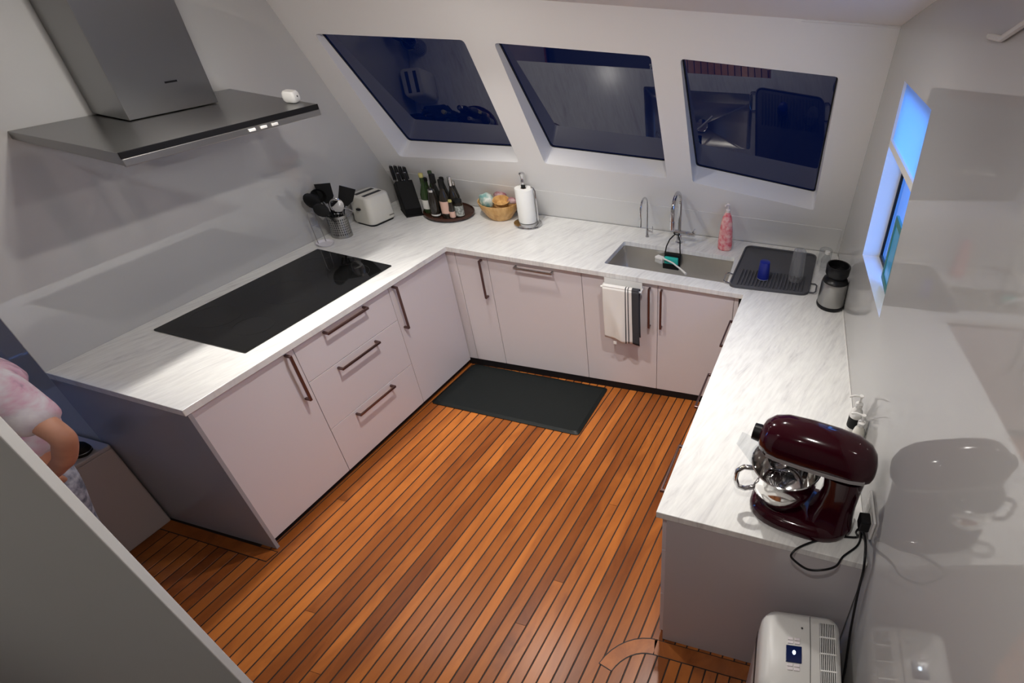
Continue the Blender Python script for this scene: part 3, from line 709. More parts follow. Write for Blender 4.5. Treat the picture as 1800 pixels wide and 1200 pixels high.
def crumple(name, label, c, r, m, seed, cat='packet'):
    rg = random.Random(seed); mb = MB().sphere((0,0,0), r, 14, 9)
    mb.v = [tuple(Vector(p)*(1+rg.uniform(-.16,.16))) for p in mb.v]
    o = mb.build(name, m, None, smooth=True, loc=(BW[0]+c[0],BW[1]+c[1],H+c[2]), subsurf=1); tag(o, label, cat)
crumple('packet', 'teal and white printed packet sticking out of the bamboo bowl', (-.060,-.035,.118), (.055,.045,.050), M_pack, 4)
crumple('packet', 'dark red wrapped packet at the back of the bamboo bowl', (-.015,.050,.132), (.046,.034,.030), M_pack2, 5)
crumple('packet', 'red wrapped sweet on the right rim of the bamboo bowl', (.095,.018,.130), (.036,.022,.022), M_pack2, 8)
o = MB().lathe([(0,.0),(.035,.0),(.052,.028),(.055,.034),(.051,.034),(.034,.006),(0,.005)], 24, cap=False).build('small_bowl', M_bamboo, smooth=True, loc=(BW[0]+.032,BW[1]-.012,H+.102), rot=(.25,.1,0)); tag(o, 'small tilted bamboo dish inside the larger bamboo bowl', 'bowl')
# paper towel holder
PT = (.262,.512)
t = thing('paper_towel_holder', 'chrome paper towel stand on the back counter', 'paper towel holder', (*PT,H))
MB().lathe([(0,.001),(.088,.001),(.092,.006),(.090,.013),(.077,.019),(.02,.023),(.006,.024)], 32, cap=False).build('base', M_chrome, t, smooth=True)
MB().lathe([(.006,.02),(.006,.27),(.010,.285),(.011,.295),(.009,.305),(.010,.325),(.018,.340),(.020,.346),(.015,.351),(0,.352)], 16, cap=False).build('rod', M_chrome, t, smooth=True)
MB().lathe([(.013,.250),(.014,.268),(.0065,.276)], 14, cap=False).build('collar', M_blackm, t, smooth=True)
MB().tube([(.066,.02,.012),(.068,.021,.10),(.067,.021,.235),(.060,.018,.255),(.045,.013,.262)], .0045, 8).build('spring_arm', M_chrome, t, smooth=True)
o = thing('paper_towel_roll', 'white paper towel roll on the chrome stand', 'paper towel', (*PT,H+.025))
MB().lathe([(.018,.0),(.056,.0),(.057,.003),(.057,.222),(.056,.225),(.018,.225)], 32, cap=False).build('roll', M_towelw, o, smooth=True)
MB().lathe([(.0175,.0),(.0175,.226)], 20, cap=False).build('core', mat('cardboard', (.35,.25,.17), rough=.9), o, smooth=True)

# ================================================================== SINK AREA
def tap(name, label, loc, rz, hgt, reach, r, lever):
    t = thing(name, label, 'tap', (*loc,H), rz)
    MB().lathe([(r*2.0,.001),(r*2.0,.006),(r*1.45,.012),(r*1.45,.055),(r*1.2,.062)], 24).build('base', M_chrome, t, smooth=True)
    ra = reach/2; pts = [(0,0,.05),(0,0,hgt*.5),(0,0,hgt-ra)]
    pts += [(0,-ra+ra*math.cos(a), hgt-ra+ra*math.sin(a)) for a in [PI*k/14 for k in range(1,15)]]
    pts += [(0,-reach,hgt-ra-.03),(0,-reach,hgt-ra-.085)]
    MB().tube(pts, r, 14).build('spout', M_chrome, t, smooth=True)
    MB().tube([(0,-reach,hgt-ra-.045),(0,-reach,hgt-ra-.10)], r*1.22, 14).build('aerator', M_chrome, t, smooth=True)
    return t
t = tap('kitchen_tap', 'tall chrome gooseneck kitchen tap behind the sink', (1.275,.702), math.radians(4), .375, .20, .0125, True)
lb = MB().tube([(-.028,0,.075),(.075,.0,.075)], .0165, 16).build('mixer_body', M_chrome, t, smooth=True)
MB().tube([(.075,0,.075),(.108,0,.076)], .0145, 16).build('lever_knob', M_chrome, lb, smooth=True)
MB().tube([(.092,0,.088),(.112,-.02,.125)], .004, 8).build('lever_pin', M_chrome, lb, smooth=True)
t = tap('filter_tap', 'slim chrome filtered water tap left of the main tap', (1.050,.690), math.radians(2), .295, .135, .0062, True)
MB().tube([(.006,0,.045),(.040,-.004,.045)], .0075, 10).build('valve', M_chrome, t, smooth=True)
MB().tube([(.038,-.004,.045),(.040,-.006,.085)], .004, 8).build('lever', M_chrome, t, smooth=True)
# caddy hanging on the tap over the sink
t = thing('sink_caddy', 'black sink caddy hung on the kitchen tap', 'caddy', (1.275,.582,H), math.radians(6))
MB().tube([(-.010,.094,.066),(-.020,.075,.060),(-.036,.045,.045),(-.046,.0,.015),(-.052,-.008,-.03),(-.052,-.010,-.10)], .0042, 8).build('strap', M_blackm, t, smooth=True)
MB().tube([(.010,.094,.066),(.020,.075,.060),(.036,.045,.045),(.046,.0,.015),(.052,-.008,-.03),(.052,-.010,-.10)], .0042, 8).build('strap', M_blackm, t, smooth=True)
MB().tube([(0.0+.023*math.cos(2*PI*k/16), .120+.026*math.sin(2*PI*k/16), .066) for k in range(16)], .004, 6, closed=True).build('hanging_ring', M_blackm, t, smooth=True)
MB().box((-.055,-.012,-.115), (.055,-.004,-.030)).build('back_plate', M_blackm, t, bevel=.003)
MB().box((-.055,-.062,-.118), (.055,-.004,-.110)).build('tray', M_blackm, t, bevel=.003)
MB().box((-.055,-.062,-.110), (.055,-.056,-.080)).build('front_lip', M_blackm, t, bevel=.002)
o = thing('sponge', 'teal sponge sitting in the black sink caddy', 'sponge', (1.272,.560,H-.108), math.radians(6))
MB().box((-.046,-.014,.0), (.046,.016,.058)).build('foam', M_teal, o, bevel=.006, seg=3)
o = thing('dish_brush', 'white dish brush lying across the sink caddy', 'brush', (1.250,.530,H-.070), math.radians(-18))
MB().tube([(-.03,0,.012),(.06,-.015,.016),(.15,-.045,.012),(.205,-.066,.006)], [.006,.0055,.006,.008], 10).build('handle', M_white, o, smooth=True)
MB().loft([[(-.085,-.022,.0),(-.025,-.016,.0),(-.025,.016,.0),(-.085,.022,.0)],[(-.088,-.020,.016),(-.028,-.014,.020),(-.028,.014,.020),(-.088,.020,.016)]]).build('brush_head', M_white, o, bevel=.005, seg=3)
br = MB()
for i in range(6):
    for j in range(4): br.tube([(-.082+.0105*i,-.014+.009*j,.001),(-.086+.0105*i,-.016+.0105*j,-.026)], .0022, 5)
tag(br.build('bristles', M_towelw, o), kind='stuff')
# soap bottle
t = thing('soap_bottle', 'pink floral hand soap pump bottle behind the sink', 'soap bottle', (1.592,.738,H), math.radians(10)); t.scale = (1.05,1.05,1.13)
M_soap = mat('pink_soap_plastic', (.75,.22,.24), rough=.18, spec=.5); rr = vary(M_soap, (.72,.10,.14), (.86,.50,.47), 34, detail=5, lo=.35, hi=.62)
rings = []
for s_, d_, z in ((.040,.026,.001),(.046,.031,.012),(.047,.032,.05),(.043,.030,.11),(.036,.027,.17),(.029,.024,.205),(.018,.017,.228),(.014,.014,.235)):
    rings.append([(s_*math.cos(2*PI*k/24), d_*math.sin(2*PI*k/24), z) for k in range(24)])
MB().loft(rings).build('body', M_soap, t, smooth=True, angle=70)
MB().lathe([(.014,.234),(.015,.236),(.015,.250),(.006,.254),(.005,.275),(.010,.277),(.010,.286),(0,.288)], 16, cap=False).build('pump', mat('pale_pump_plastic', (.80,.72,.68), rough=.3), t, smooth=True)
MB().tube([(0,0,.281),(-.014,-.022,.283),(-.020,-.032,.277)], .005, 8).build('nozzle', mat('pale_pump_plastic'), t, smooth=True)
MB().loft([[(.0325*math.cos(a)*1.35, -.031+abs(a)*.006, z) for a in (-.5,-.25,0,.25,.5)]+[(.0325*math.cos(a)*1.35, -.029+abs(a)*.006, z) for a in (.5,.25,0,-.25,-.5)] for z in (.10,.10)]) if False else None
# drying rack mat
t = thing('drying_rack', 'charcoal silicone dish drying mat right of the sink', 'drying mat', (1.985,.58,H), 0)
o2 = Vector((1.985,.58)); quad = [Vector((1.745,.235))-o2, Vector((2.235,.330))-o2, Vector((2.215,.925))-o2, Vector((1.720,.848))-o2]
out = round_poly([tuple(p) for p in quad], .055, 6)
MB().loft([[(p[0],p[1],.001) for p in out],[(p[0],p[1],.007) for p in out],[(p[0]*.985,p[1]*.985,.010) for p in out]]).build('base', M_rack, t, smooth=True, angle=30)
def qp(u, v, z): 
    p = quad[0]*(1-u)*(1-v)+quad[1]*u*(1-v)+quad[2]*u*v+quad[3]*(1-u)*v; return (p.x,p.y,z)
rim = [(p[0]*.98,p[1]*.98,.013) for p in out]
MB().tube(rim, .006, 8, closed=True).build('rim', M_rack, t, smooth=True)
for k in range(19):
    u = .10+.80*k/18; MB().tube([qp(u,.055,.012),qp(u,.10,.018),qp(u,.36,.018),qp(u,.40,.010)], .0045, 6).build('rib', M_rack, t, smooth=True)
for u in (0, 1):
    s_ = -1 if u == 0 else 1
    a = Vector(qp(u,.06,.010)); b = Vector(qp(u,.26,.010)); m_ = Vector((s_*.040,0,.004))
    MB().tube([a, a+m_*.7, a+m_+(b-a)*.15, b+m_-(b-a)*.15, b+m_*.7, b], .0045, 8).build('handle', M_chrome if u == 0 else M_rack, t, smooth=True)
# blue cup, clear tumbler
t = thing('blue_cup', 'royal blue cup upside down on the drying mat', 'cup', (1.930,.405,H+.0225))
MB().lathe([(.036,.0),(.037,.004),(.033,.085),(.031,.112),(.026,.116),(0,.116)], 28, cap=False).build('body', M_blue, t, smooth=True, solid=.002)
MB().lathe([(.0372,.0),(.0378,.001),(.0372,.005)], 28, cap=False).build('rim', mat('white_rim', (.7,.7,.75), rough=.3), t, smooth=True)
t = thing('blender_cup', 'tall clear blender cup upside down on the drying mat', 'cup', (2.128,.470,H+.0225))
MB().lathe([(.047,.0),(.046,.03),(.042,.12),(.038,.200),(.034,.206),(0,.207)], 32, cap=False).build('body', M_cup, t, smooth=True)
MB().lathe([(.0475,.0),(.049,.004),(.0475,.022)], 32, cap=False).build('threaded_rim', M_cup, t, smooth=True)
for k in range(6):
    a = 2*PI*k/6; MB().tube([(.0455*math.cos(a),.0455*math.sin(a),.03),(.0385*math.cos(a),.0385*math.sin(a),.195)], .0018, 5).build('flute', M_cup, t, smooth=True)
# personal blender
t = thing('personal_blender', 'steel and black personal blender base by the right wall', 'blender', (2.378,.275,H)); t.scale = (1.08,1.08,1.14)
MB().lathe([(0,.001),(.076,.001),(.079,.006),(.079,.018),(.076,.022)], 32, cap=False).build('foot_ring', M_black, t, smooth=True)
MB().lathe([(.0755,.02),(.0765,.03),(.074,.135),(.070,.148)], 36, cap=False).build('motor_body', M_steel, t, smooth=True)
MB().lathe([(.071,.147),(.066,.160),(.052,.168),(.048,.172)], 32, cap=False).build('shoulder', M_black, t, smooth=True)
MB().lathe([(.046,.168),(.058,.180),(.064,.19),(.066,.232),(.063,.238),(.057,.236),(.055,.205),(.030,.200),(.012,.206),(.010,.214),(0,.216)], 36, cap=False).build('blade_cap', M_black, t, smooth=True)
MB().box((.070,-.014,.03), (.084,.014,.16)).build('back_spine', M_black, t, bevel=.004)
t = thing('glass_jar', 'clear glass jar behind the personal blender', 'jar', (2.275,.800,H))
MB().lathe([(.042,.001),(.045,.006),(.043,.11),(.041,.118)], 28, cap=False).build('body', M_thin, t, smooth=True)
MB().lathe([(.0,.127),(.012,.126),(.036,.122),(.044,.116),(.046,.110)], 28, cap=False).build('lid', M_thin, t, smooth=True)
t = thing('glass_jar', 'small clear bottle in the corner beside the drying mat', 'jar', (2.290,.690,H)); 
MB().lathe([(.030,.001),(.032,.006),(.031,.10),(.020,.12),(.016,.125),(.016,.14)], 24, cap=False).build('body', M_thin, t, smooth=True)
MB().lathe([(.017,.138),(.018,.141),(.017,.156),(0,.158)], 16, cap=False).build('stopper', M_white, t, smooth=True)
# towel rail + towel on the sink cabinet door
TW = Vector((.985,.058,0)); dirt = ub; nout = -vb
t = thing('towel_rail', 'white over-door towel rail on the sink cabinet', 'towel rail', (.990,.0988,0), AB)
MB().box((.005,-.0032,.800), (.245,-.0006,.888)).build('hanger_plate', M_white, t, bevel=.001)
MB().tube([(-.004,-.045,.846),(.252,-.045,.846)], .007, 12).build('rail_bar', M_white, t, smooth=True)
for x in (.004,.246): MB().tube([(x,-.002,.846),(x,-.045,.846)], .005, 8).build('bracket', M_white, t, smooth=True)
t = thing('tea_towel', 'white tea towel with charcoal stripes hanging on the sink door', 'towel', (.990,.0988,0), AB)
M_cloth = mat('striped_cotton', (.8,.78,.74), rough=.9, spec=.1)
N_, L_, b_ = nodes(M_cloth); tcn = N_.new('ShaderNodeTexCoord'); sxn = N_.new('ShaderNodeSeparateXYZ'); rn = N_.new('ShaderNodeValToRGB'); rn.color_ramp.interpolation = 'CONSTANT'
mrn = N_.new('ShaderNodeMapRange'); mrn.inputs['From Min'].default_value = .01; mrn.inputs['From Max'].default_value = .24
L_.new(tcn.outputs['Object'], sxn.inputs[0]); L_.new(sxn.outputs['X'], mrn.inputs['Value']); L_.new(mrn.outputs[0], rn.inputs[0]); L_.new(rn.outputs[0], b_.inputs['Base Color'])
WHT, GRY = (.78,.755,.71,1), (.055,.055,.06,1)
rn.color_ramp.elements[0].color = WHT; rn.color_ramp.elements[1].color = GRY; rn.color_ramp.elements[1].position = .80
for pos, c in ((.62,GRY),(.645,WHT),(.69,GRY),(.715,WHT)):
    e2 = rn.color_ramp.elements.new(pos); e2.color = c
def cloth(zlo_l, zlo_r, y0, amp, ph):
    mb = MB(); nx, nz = 30, 22; vs = []
    for i in range(nx+1):
        u = i/nx; x = .012+.228*u
        for j in range(nz+1):
            v = j/nz; zb = zlo_l*(1-u)+zlo_r*u; z = .856+(zb-.856)*v
            sw = amp*v*(math.sin(u*9+ph)+.6*math.sin(u*17+2*v+ph))*(1+1.0*u) - .016*math.exp(-((u-v*.55-.05)/.16)**2)*v*(1-.4*v)
            vs.append((x-.006*v*math.sin(u*6), y0+sw-.010*math.sin(v*PI)*.5, z))
    mb.add(vs, [(i*(nz+1)+j,(i+1)*(nz+1)+j,(i+1)*(nz+1)+j+1,i*(nz+1)+j+1) for i in range(nx) for j in range(nz)]); return mb
cloth(.487,.455,-.061,.0045,.4).build('front_fold', M_cloth, t, smooth=True, solid=.003)
cloth(.52,.505,-.030,.003,2.0).build('back_fold', M_cloth, t, smooth=True, solid=.003)
mb = MB(); vs = []
for i in range(13):
    x = .012+.228*i/12
    for k in range(7):
        a = PI*k/6; vs.append((x, -.0455-.0155*math.cos(a), .856+.010*math.sin(a)))
mb.add(vs, [(i*7+k,(i+1)*7+k,(i+1)*7+k+1,i*7+k+1) for i in range(12) for k in range(6)]); mb.build('top_fold', M_cloth, t, smooth=True, solid=.003)
MB().box((.068,-.060,.440), (.088,-.058,.462)).build('care_tag', M_white, t)

# ================================================================== STAND MIXER (right counter)
t = thing('stand_mixer', 'dark cherry red stand mixer with steel bowl on the right counter', 'mixer', (2.448,-1.350,H), math.radians(-5)); mixer = t
# base plate (rounded at the bowl end), local +x towards the wall
def oval(cx, lx, ly, z, n=36, p=2.6):
    return [(cx+lx*abs(math.cos(2*PI*k/n))**(2/p)*(1 if math.cos(2*PI*k/n)>=0 else -1), ly*abs(math.sin(2*PI*k/n))**(2/p)*(1 if math.sin(2*PI*k/n)>=0 else -1), z) for k in range(n)]
MB().loft([oval(-.01,.182,.108,.002), oval(-.01,.185,.110,.012), oval(-.01,.183,.107,.030), oval(-.005,.170,.092,.044), oval(.0,.14,.07,.047)]).build('base', M_red, t, smooth=True, angle=70)
col_ = []
for z, cx, lx, ly in ((.035,.095,.085,.085),(.07,.098,.076,.070),(.12,.103,.066,.060),(.18,.106,.064,.058),(.22,.104,.068,.060),(.245,.10,.072,.062)):
    col_.append(oval(cx,lx,ly,z,28))
MB().loft(col_).build('column', M_red, t, smooth=True, angle=70)
hd = []
for x, r, cz, sy in ((-.200,.002,.292,1),(-.198,.034,.292,1),(-.188,.056,.293,1),(-.162,.076,.295,1),(-.12,.086,.298,1),(-.04,.089,.300,1),(.05,.089,.299,1),(.115,.086,.296,1),(.158,.074,.291,1),(.182,.053,.286,1),(.192,.028,.282,1),(.194,.002,.281,1)):
    hd.append([(x, r*.92*math.cos(2*PI*k/24), cz+r*math.sin(2*PI*k/24)*(1 if math.sin(2*PI*k/24)>0 else .78)) for k in range(24)])
head = MB().loft(hd).build('head', M_red, t, smooth=True, angle=70)
band = []
for s_ in (-1,1):
    MB().loft([[(x, s_*(.0818+o_), .284-dz_) for x, o_ in ((-.16,-.009),(-.12,-.003),(-.04,.0005),(.05,.0005),(.12,-.004),(.165,-.014))]+[(x, s_*(.0800+o_), .284-dz_) for x, o_ in ((.165,-.018),(.12,-.006),(.05,-.002),(-.04,-.002),(-.12,-.006),(-.16,-.014))] for dz_ in (0,.012)]).build('trim_band', mat('satin_trim', (.40,.39,.39), rough=.5, metal=.3), head)
MB().tube([(-.190,0,.296),(-.224,0,.298)], [.030,.027], 18).build('hub_cap', M_black, head, smooth=True)
MB().lathe([(.042,.205),(.046,.215),(.046,.245),(.040,.252)], 24, c=(-.115,0)).build('planetary', M_chrome, head, smooth=True)
MB().tube([(-.115,0,.21),(-.115,0,.165)], .008, 10).build('beater_shaft', M_chrome, head, smooth=True)
wh = MB()
for k in range(6):
    a = PI*k/6; wh.tube([(-.115+.045*math.sin(PI*j/8)*math.cos(a), .045*math.sin(PI*j/8)*math.sin(a), .165-.10*(1-math.cos(PI*j/16))/1.0) for j in range(9)], .0014, 5)
    wh.tube([(-.115-.045*math.sin(PI*j/8)*math.cos(a), -.045*math.sin(PI*j/8)*math.sin(a), .165-.10*(1-math.cos(PI*j/16))/1.0) for j in range(9)], .0014, 5)
wh.build('wire_whip', M_chrome, head, smooth=True)
MB().tube([(.03,.070,.262),(.03,.094,.260)], .008, 10).build('lock_lever', M_black, head, smooth=True)
MB().tube([(-.02,-.070,.262),(-.02,-.094,.260)], .008, 10).build('speed_lever', M_black, head, smooth=True)
bwl = MB().lathe([(0,.052),(.045,.052),(.050,.048),(.055,.050),(.056,.060),(.076,.068),(.104,.102),(.115,.150),(.118,.203),(.122,.206),(.119,.208),(.115,.203),(.111,.150),(.100,.104),(.072,.074),(0,.064)], 40, c=(-.092,0), cap=False).build('bowl', mat('polished_bowl_steel', (.86,.85,.83), rough=.09, metal=1.0), t, smooth=True, angle=50)
hp = [(-.095+.100*math.cos(2.6), -.100*math.sin(2.6), .165)]
ax = Vector((math.cos(2.75), -math.sin(2.75), 0)); c0 = Vector((-.095,0,0))
MB().tube([c0+ax*.112+Vector((0,0,.180)), c0+ax*.142+Vector((0,0,.184)), c0+ax*.162+Vector((0,0,.168)), c0+ax*.166+Vector((0,0,.13)), c0+ax*.155+Vector((0,0,.095)), c0+ax*.128+Vector((0,0,.082)), c0+ax*.095+Vector((0,0,.092))], .009, 10).build('handle', M_chrome, bwl, smooth=True)
sh = MB(); vs = []
ns = 26
for k in range(ns+1):
    a = -2.55+5.1*k/ns+PI
    for r, z in ((.066,.226),(.120,.212),(.126,.206)): vs.append((-.095+r*math.cos(a), r*math.sin(a), z))
sh.add(vs, [(k*3+j,(k+1)*3+j,(k+1)*3+j+1,k*3+j+1) for k in range(ns) for j in range(2)])
shd = sh.build('pouring_shield', M_thin, t, smooth=True)
MB().loft([[(-.200,-.06,.210),(-.200,.06,.210),(-.198,.06,.212),(-.198,-.06,.212)],[(-.270,-.030,.250),(-.270,.030,.250),(-.268,.030,.252),(-.268,-.030,.252)]], cap=False).build('pouring_chute', M_thin, shd)
mixer.scale = (1.06,1.06,1.14)
# cord, plug, socket
sk = rw(-1.385,1.045,-.006)
t = thing('wall_socket', 'white wall socket beside the stand mixer', 'socket', tuple(sk))
ev = Vector((-.137,.99,0)).normalized(); upv = Vector((-.028,0,1))
def wallbox(mb, y0, y1, z0, z1, d0, d1):
    q = [ev*y0+upv*z0, ev*y1+upv*z0, ev*y1+upv*z1, ev*y0+upv*z1]
    vs = [p+RWN*d0 for p in q]+[p+RWN*d1 for p in q]
    return mb.add(vs, [(0,1,2,3),(7,6,5,4),(0,4,5,1),(1,5,6,2),(2,6,7,3),(3,7,4,0)])
wallbox(MB(), -.075,.075,-.045,.045, .005,-.004).build('plate', M_white, t, bevel=.002)
for y in (-.035,.035): wallbox(MB(), y-.024,y+.024,-.024,.024,-.004,-.006).build('outlet_face', M_white, t, bevel=.001)
t = thing('power_plug', 'black power plug in the wall socket by the mixer', 'plug', tuple(sk))
wallbox(MB(), -.062,-.012,-.025,.025,-.0062,-.045).build('plug_body', M_black, t, bevel=.005)
plug = sk+ev*(-.037)-RWN*.03
def smooth_path(pts, n=8):
    P = [Vector(p) for p in pts]; out = []
    for i in range(len(P)-1):
        p0, p1, p2, p3 = P[max(i-1,0)], P[i], P[i+1], P[min(i+2,len(P)-1)]
        for k in range(n):
            u = k/n; out.append(.5*((2*p1)+(p2-p0)*u+(2*p0-5*p1+4*p2-p3)*u*u+(3*p1-p0-3*p2+p3)*u**3))
    return out+[P[-1]]
mc = smooth_path([(2.668,-1.355,H+.03),(2.676,-1.390,H+.008),(2.665,-1.44,H+.006),(2.62,-1.50,H+.006),(2.600,-1.535,H-.012),(2.56,-1.548,.885),(2.505,-1.548,.865),(2.445,-1.546,.90),(2.44,-1.538,H-.0),(2.462,-1.512,H+.010),(2.52,-1.462,H+.006),(2.60,-1.420,H+.006),(2.660,-1.405,H+.010),(plug.x-.01,plug.y,plug.z-.06),tuple(plug+Vector((0,0,-.022)))])
tag(MB().tube(mc, .0042, 8).build('mixer_cord', M_black, smooth=True), 'black mixer cord looping over the right counter edge', 'cord')
dc = smooth_path([tuple(plug+Vector((0,-.012,-.022))), tuple(rw(-1.455,.99,-.018)), tuple(rw(-1.525,.93,-.016)), tuple(rw(-1.545,.82,-.014)), tuple(rw(-1.60,.66,-.013)), tuple(rw(-1.68,.52,-.013)), tuple(rw(-1.76,.32,-.013)), tuple(rw(-1.84,.10,-.013)), tuple(rw(-1.95,.006,-.02))])
tag(MB().tube(dc, .0048, 8).build('power_cable', M_black, smooth=True), 'black cable running down the right wall behind the dehumidifier', 'cord')
# pump bottles behind the mixer
def pump_bottle(label, x, y, rz, hgt, r, bodym, band):
    t = thing('pump_bottle', label, 'pump bottle', (x,y,H), rz, group='pump bottles behind the mixer')
    MB().lathe([(r*.9,.001),(r,.006),(r,hgt*.62),(r*.85,hgt*.70),(.014,hgt*.76),(.013,hgt*.79)], 24).build('body', bodym, t, smooth=True)
    MB().lathe([(.015,hgt*.785),(.016,hgt*.79),(.016,hgt*.85),(.006,hgt*.87),(.0045,hgt*.97),(.009,hgt*.975),(.009,hgt),(0,hgt)], 16, cap=False).build('pump', M_white, t, smooth=True)
    MB().tube([(0,0,hgt*.985),(-.03,0,hgt*.995),(-.05,0,hgt*.97)], .0045, 8).build('nozzle', M_white, t, smooth=True)
    if band: MB().lathe([(r*1.01,hgt*.40),(r*1.01,hgt*.60)], 24, cap=False).build('label_band', M_blackm, t, smooth=True)
pump_bottle('white pump bottle with black label behind the mixer head', 2.585,-.905, math.radians(15), .275, .028, M_white, True)
pump_bottle('shorter cream pump bottle nearest the mixer head', 2.605,-1.000, math.radians(-5), .255, .026, M_cream, False)

# ================================================================== DEHUMIDIFIER (floor, right front)
t = thing('dehumidifier', 'white portable dehumidifier on the floor against the right wall', 'dehumidifier', (2.565,-1.735,0), math.radians(8))
M_dehum = mat('off_white_plastic', (.60,.59,.565), rough=.35)
def dring(sx_, sy_, z, tilt=0): return [(x*sx_, y*sy_, z+tilt*x) for x, y in rrect(-.165,-.155,.135,.155,.05,6)]
MB().loft([dring(.96,.96,.012), dring(1,1,.03), dring(1,1,.50), dring(.985,.985,.575), dring(.93,.94,.60), dring(.80,.82,.612)]).build('shell', M_dehum, t, smooth=True, angle=60)
for x in (-.11,.09):
    for y in (-.11,.11): MB().lathe([(.02,.0),(.02,.014)], 12, c=(x,y)).build('foot', M_blackm, t)
M_grille = mat('grille_dark', (.03,.03,.03), rough=.6)
MB().box((.050,-.115,.6105), (.108,.115,.6135)).build('grille_recess', M_grille, t)
for k in range(9): MB().box((.0514+.0066*k,-.115,.6136), (.0536+.0066*k,.115,.6165)).build('grille_bar', M_white, t)
for y in (-.06,0,.06): MB().box((.050,y-.002,.6136), (.108,y+.002,.618)).build('grille_cross', M_white, t)
scr = mat('blue_display', (.005,.01,.05), rough=.08, emit=(.02,.06,.30), estr=.03)
MB().box((-.072,-.045,.611), (-.015,.015,.616)).build('display', scr, t, bevel=.002)
MB().sphere((-.043,-.010,.6162), (.006,.008,.002), 10, 6).build('status_light', mat('status_led', (.8,.9,1), emit=(.7,.85,1), estr=5), t)
for i in range(2):
    for j in range(2):
        MB().box((-.066+.024*i,-.072+.013*j,.611), (-.046+.024*i,-.062+.013*j,.6155)).build('button', M_cab, t, bevel=.0015)
        MB().box((-.066+.024*i,.022+.013*j,.611), (-.046+.024*i,.032+.013*j,.6155)).build('button', M_cab, t, bevel=.0015)
MB().tube([(.015,-.135,.612),(.016,0,.6145),(.015,.135,.612)], .0012, 6).build('panel_seam', M_grille, t)
MB().lathe([(.0,.6145),(.004,.6142)], 10, c=(-.015,.085), cap=False).build('indicator', M_grille, t)
MB().box((-.166,-.12,.44), (-.158,.12,.50)).build('grip_recess', M_grille, t, bevel=.01)
t.scale = (1,1,1.07)

# ================================================================== LEFT PASSAGE: bench, object, person
t = thing('storage_bench', 'low white storage box against the left counter end panel', 'bench', (-.602,-1.6185,0))
MB().prism(rrect(-.60,-.225,0,0,.012,4), .0, .515).build('body', M_pink, t, bevel=.004)
MB().prism(rrect(-.60,-.227,.002,.0,.014,4), .517, .535).build('lid', M_pink, t, bevel=.005, seg=3)
o = thing('round_case', 'small black rounded case lying on the white storage box', 'case', (-.66,-1.705,.535), math.radians(30))
mb = MB(); mb.loft([oval(0,.055*s_,.038*s_,z,24,2.3) for s_,z in ((.85,.001),(1,.010),(1,.030),(.9,.045),(.6,.052))]); mb.build('shell', M_blackm, o, smooth=True)
MB().tube([(p[0]*1.01,p[1]*1.01,p[2]) for p in oval(0,.055,.038,.021,24,2.3)], .0014, 6, closed=True).build('zip', M_wire, o, smooth=True)

def skinned(name, joints, links, material, parent, sub=2, root=0):
    me = bpy.data.meshes.new(name); me.from_pydata([j[0] for j in joints], links, []); me.materials.append(material)
    o = bpy.data.objects.new(name, me); COL.objects.link(o); o.parent = parent
    md = o.modifiers.new('skin', 'SKIN'); md.use_smooth_shade = True
    if not me.skin_vertices: pass
    for v, j in zip(me.skin_vertices[0].data, joints):
        r = j[1]; v.radius = (r, r) if not isinstance(r, tuple) else r
    me.skin_vertices[0].data[root].use_root = True
    ms = o.modifiers.new('sub', 'SUBSURF'); ms.levels = sub; ms.render_levels = sub
    return o
PX, PY = -.30, -1.945
DXU, DXL = -.03, -.075
person = thing('person', 'person in a printed short sleeved shirt and grey jeans behind the bulkhead panel', 'person', (PX,PY,0))
def L(x, y, z): return (x-PX+(DXU if z > .84 else DXL), y-PY, z) if z < 1.1 else (x-PX+DXU-(z-1.1)*.30, y-PY, 1.1+(z-1.1)*.50)      # stooping
J = [ (L(-.28,-1.945,.86),.115), (L(-.26,-1.945,1.02),.105), (L(-.22,-1.94,1.20),(.125,.10)), (L(-.18,-1.935,1.36),.075), (L(-.165,-1.93,1.43),.048), (L(-.15,-1.92,1.50),.066), (L(-.14,-1.91,1.585),.085), (L(-.14,-1.91,1.65),.062),
      (L(-.085,-1.94,1.350),.050), (L(-.040,-1.945,1.32),.046), (L(.035,-1.95,1.21),.040), (L(.066,-1.95,1.085),.035), (L(-.03,-1.952,.955),.031), (L(-.155,-1.955,.815),.025),
      (L(-.295,-1.93,1.36),.060), (L(-.345,-1.93,1.33),.052), (L(-.46,-1.97,1.09),.040), (L(-.47,-2.02,.90),.028),
      (L(-.245,-1.955,.80),.085), (L(-.315,-1.955,.46),.058), (L(-.37,-1.955,.10),.038), (L(-.37,-2.0,.045),.034), (L(-.37,-2.06,.035),.028),
      (L(-.405,-1.955,.80),.085), (L(-.45,-1.955,.46),.058), (L(-.495,-1.955,.10),.038), (L(-.50,-2.0,.045),.034), (L(-.50,-2.06,.035),.028)]
K = [(0,1),(1,2),(2,3),(3,4),(4,5),(5,6),(6,7),(3,8),(8,9),(9,10),(10,11),(11,12),(12,13),(3,14),(14,15),(15,16),(16,17),(0,18),(18,19),(19,20),(20,21),(21,22),(0,23),(23,24),(24,25),(25,26),(26,27)]
skinned('body', J, K, M_skin, person)
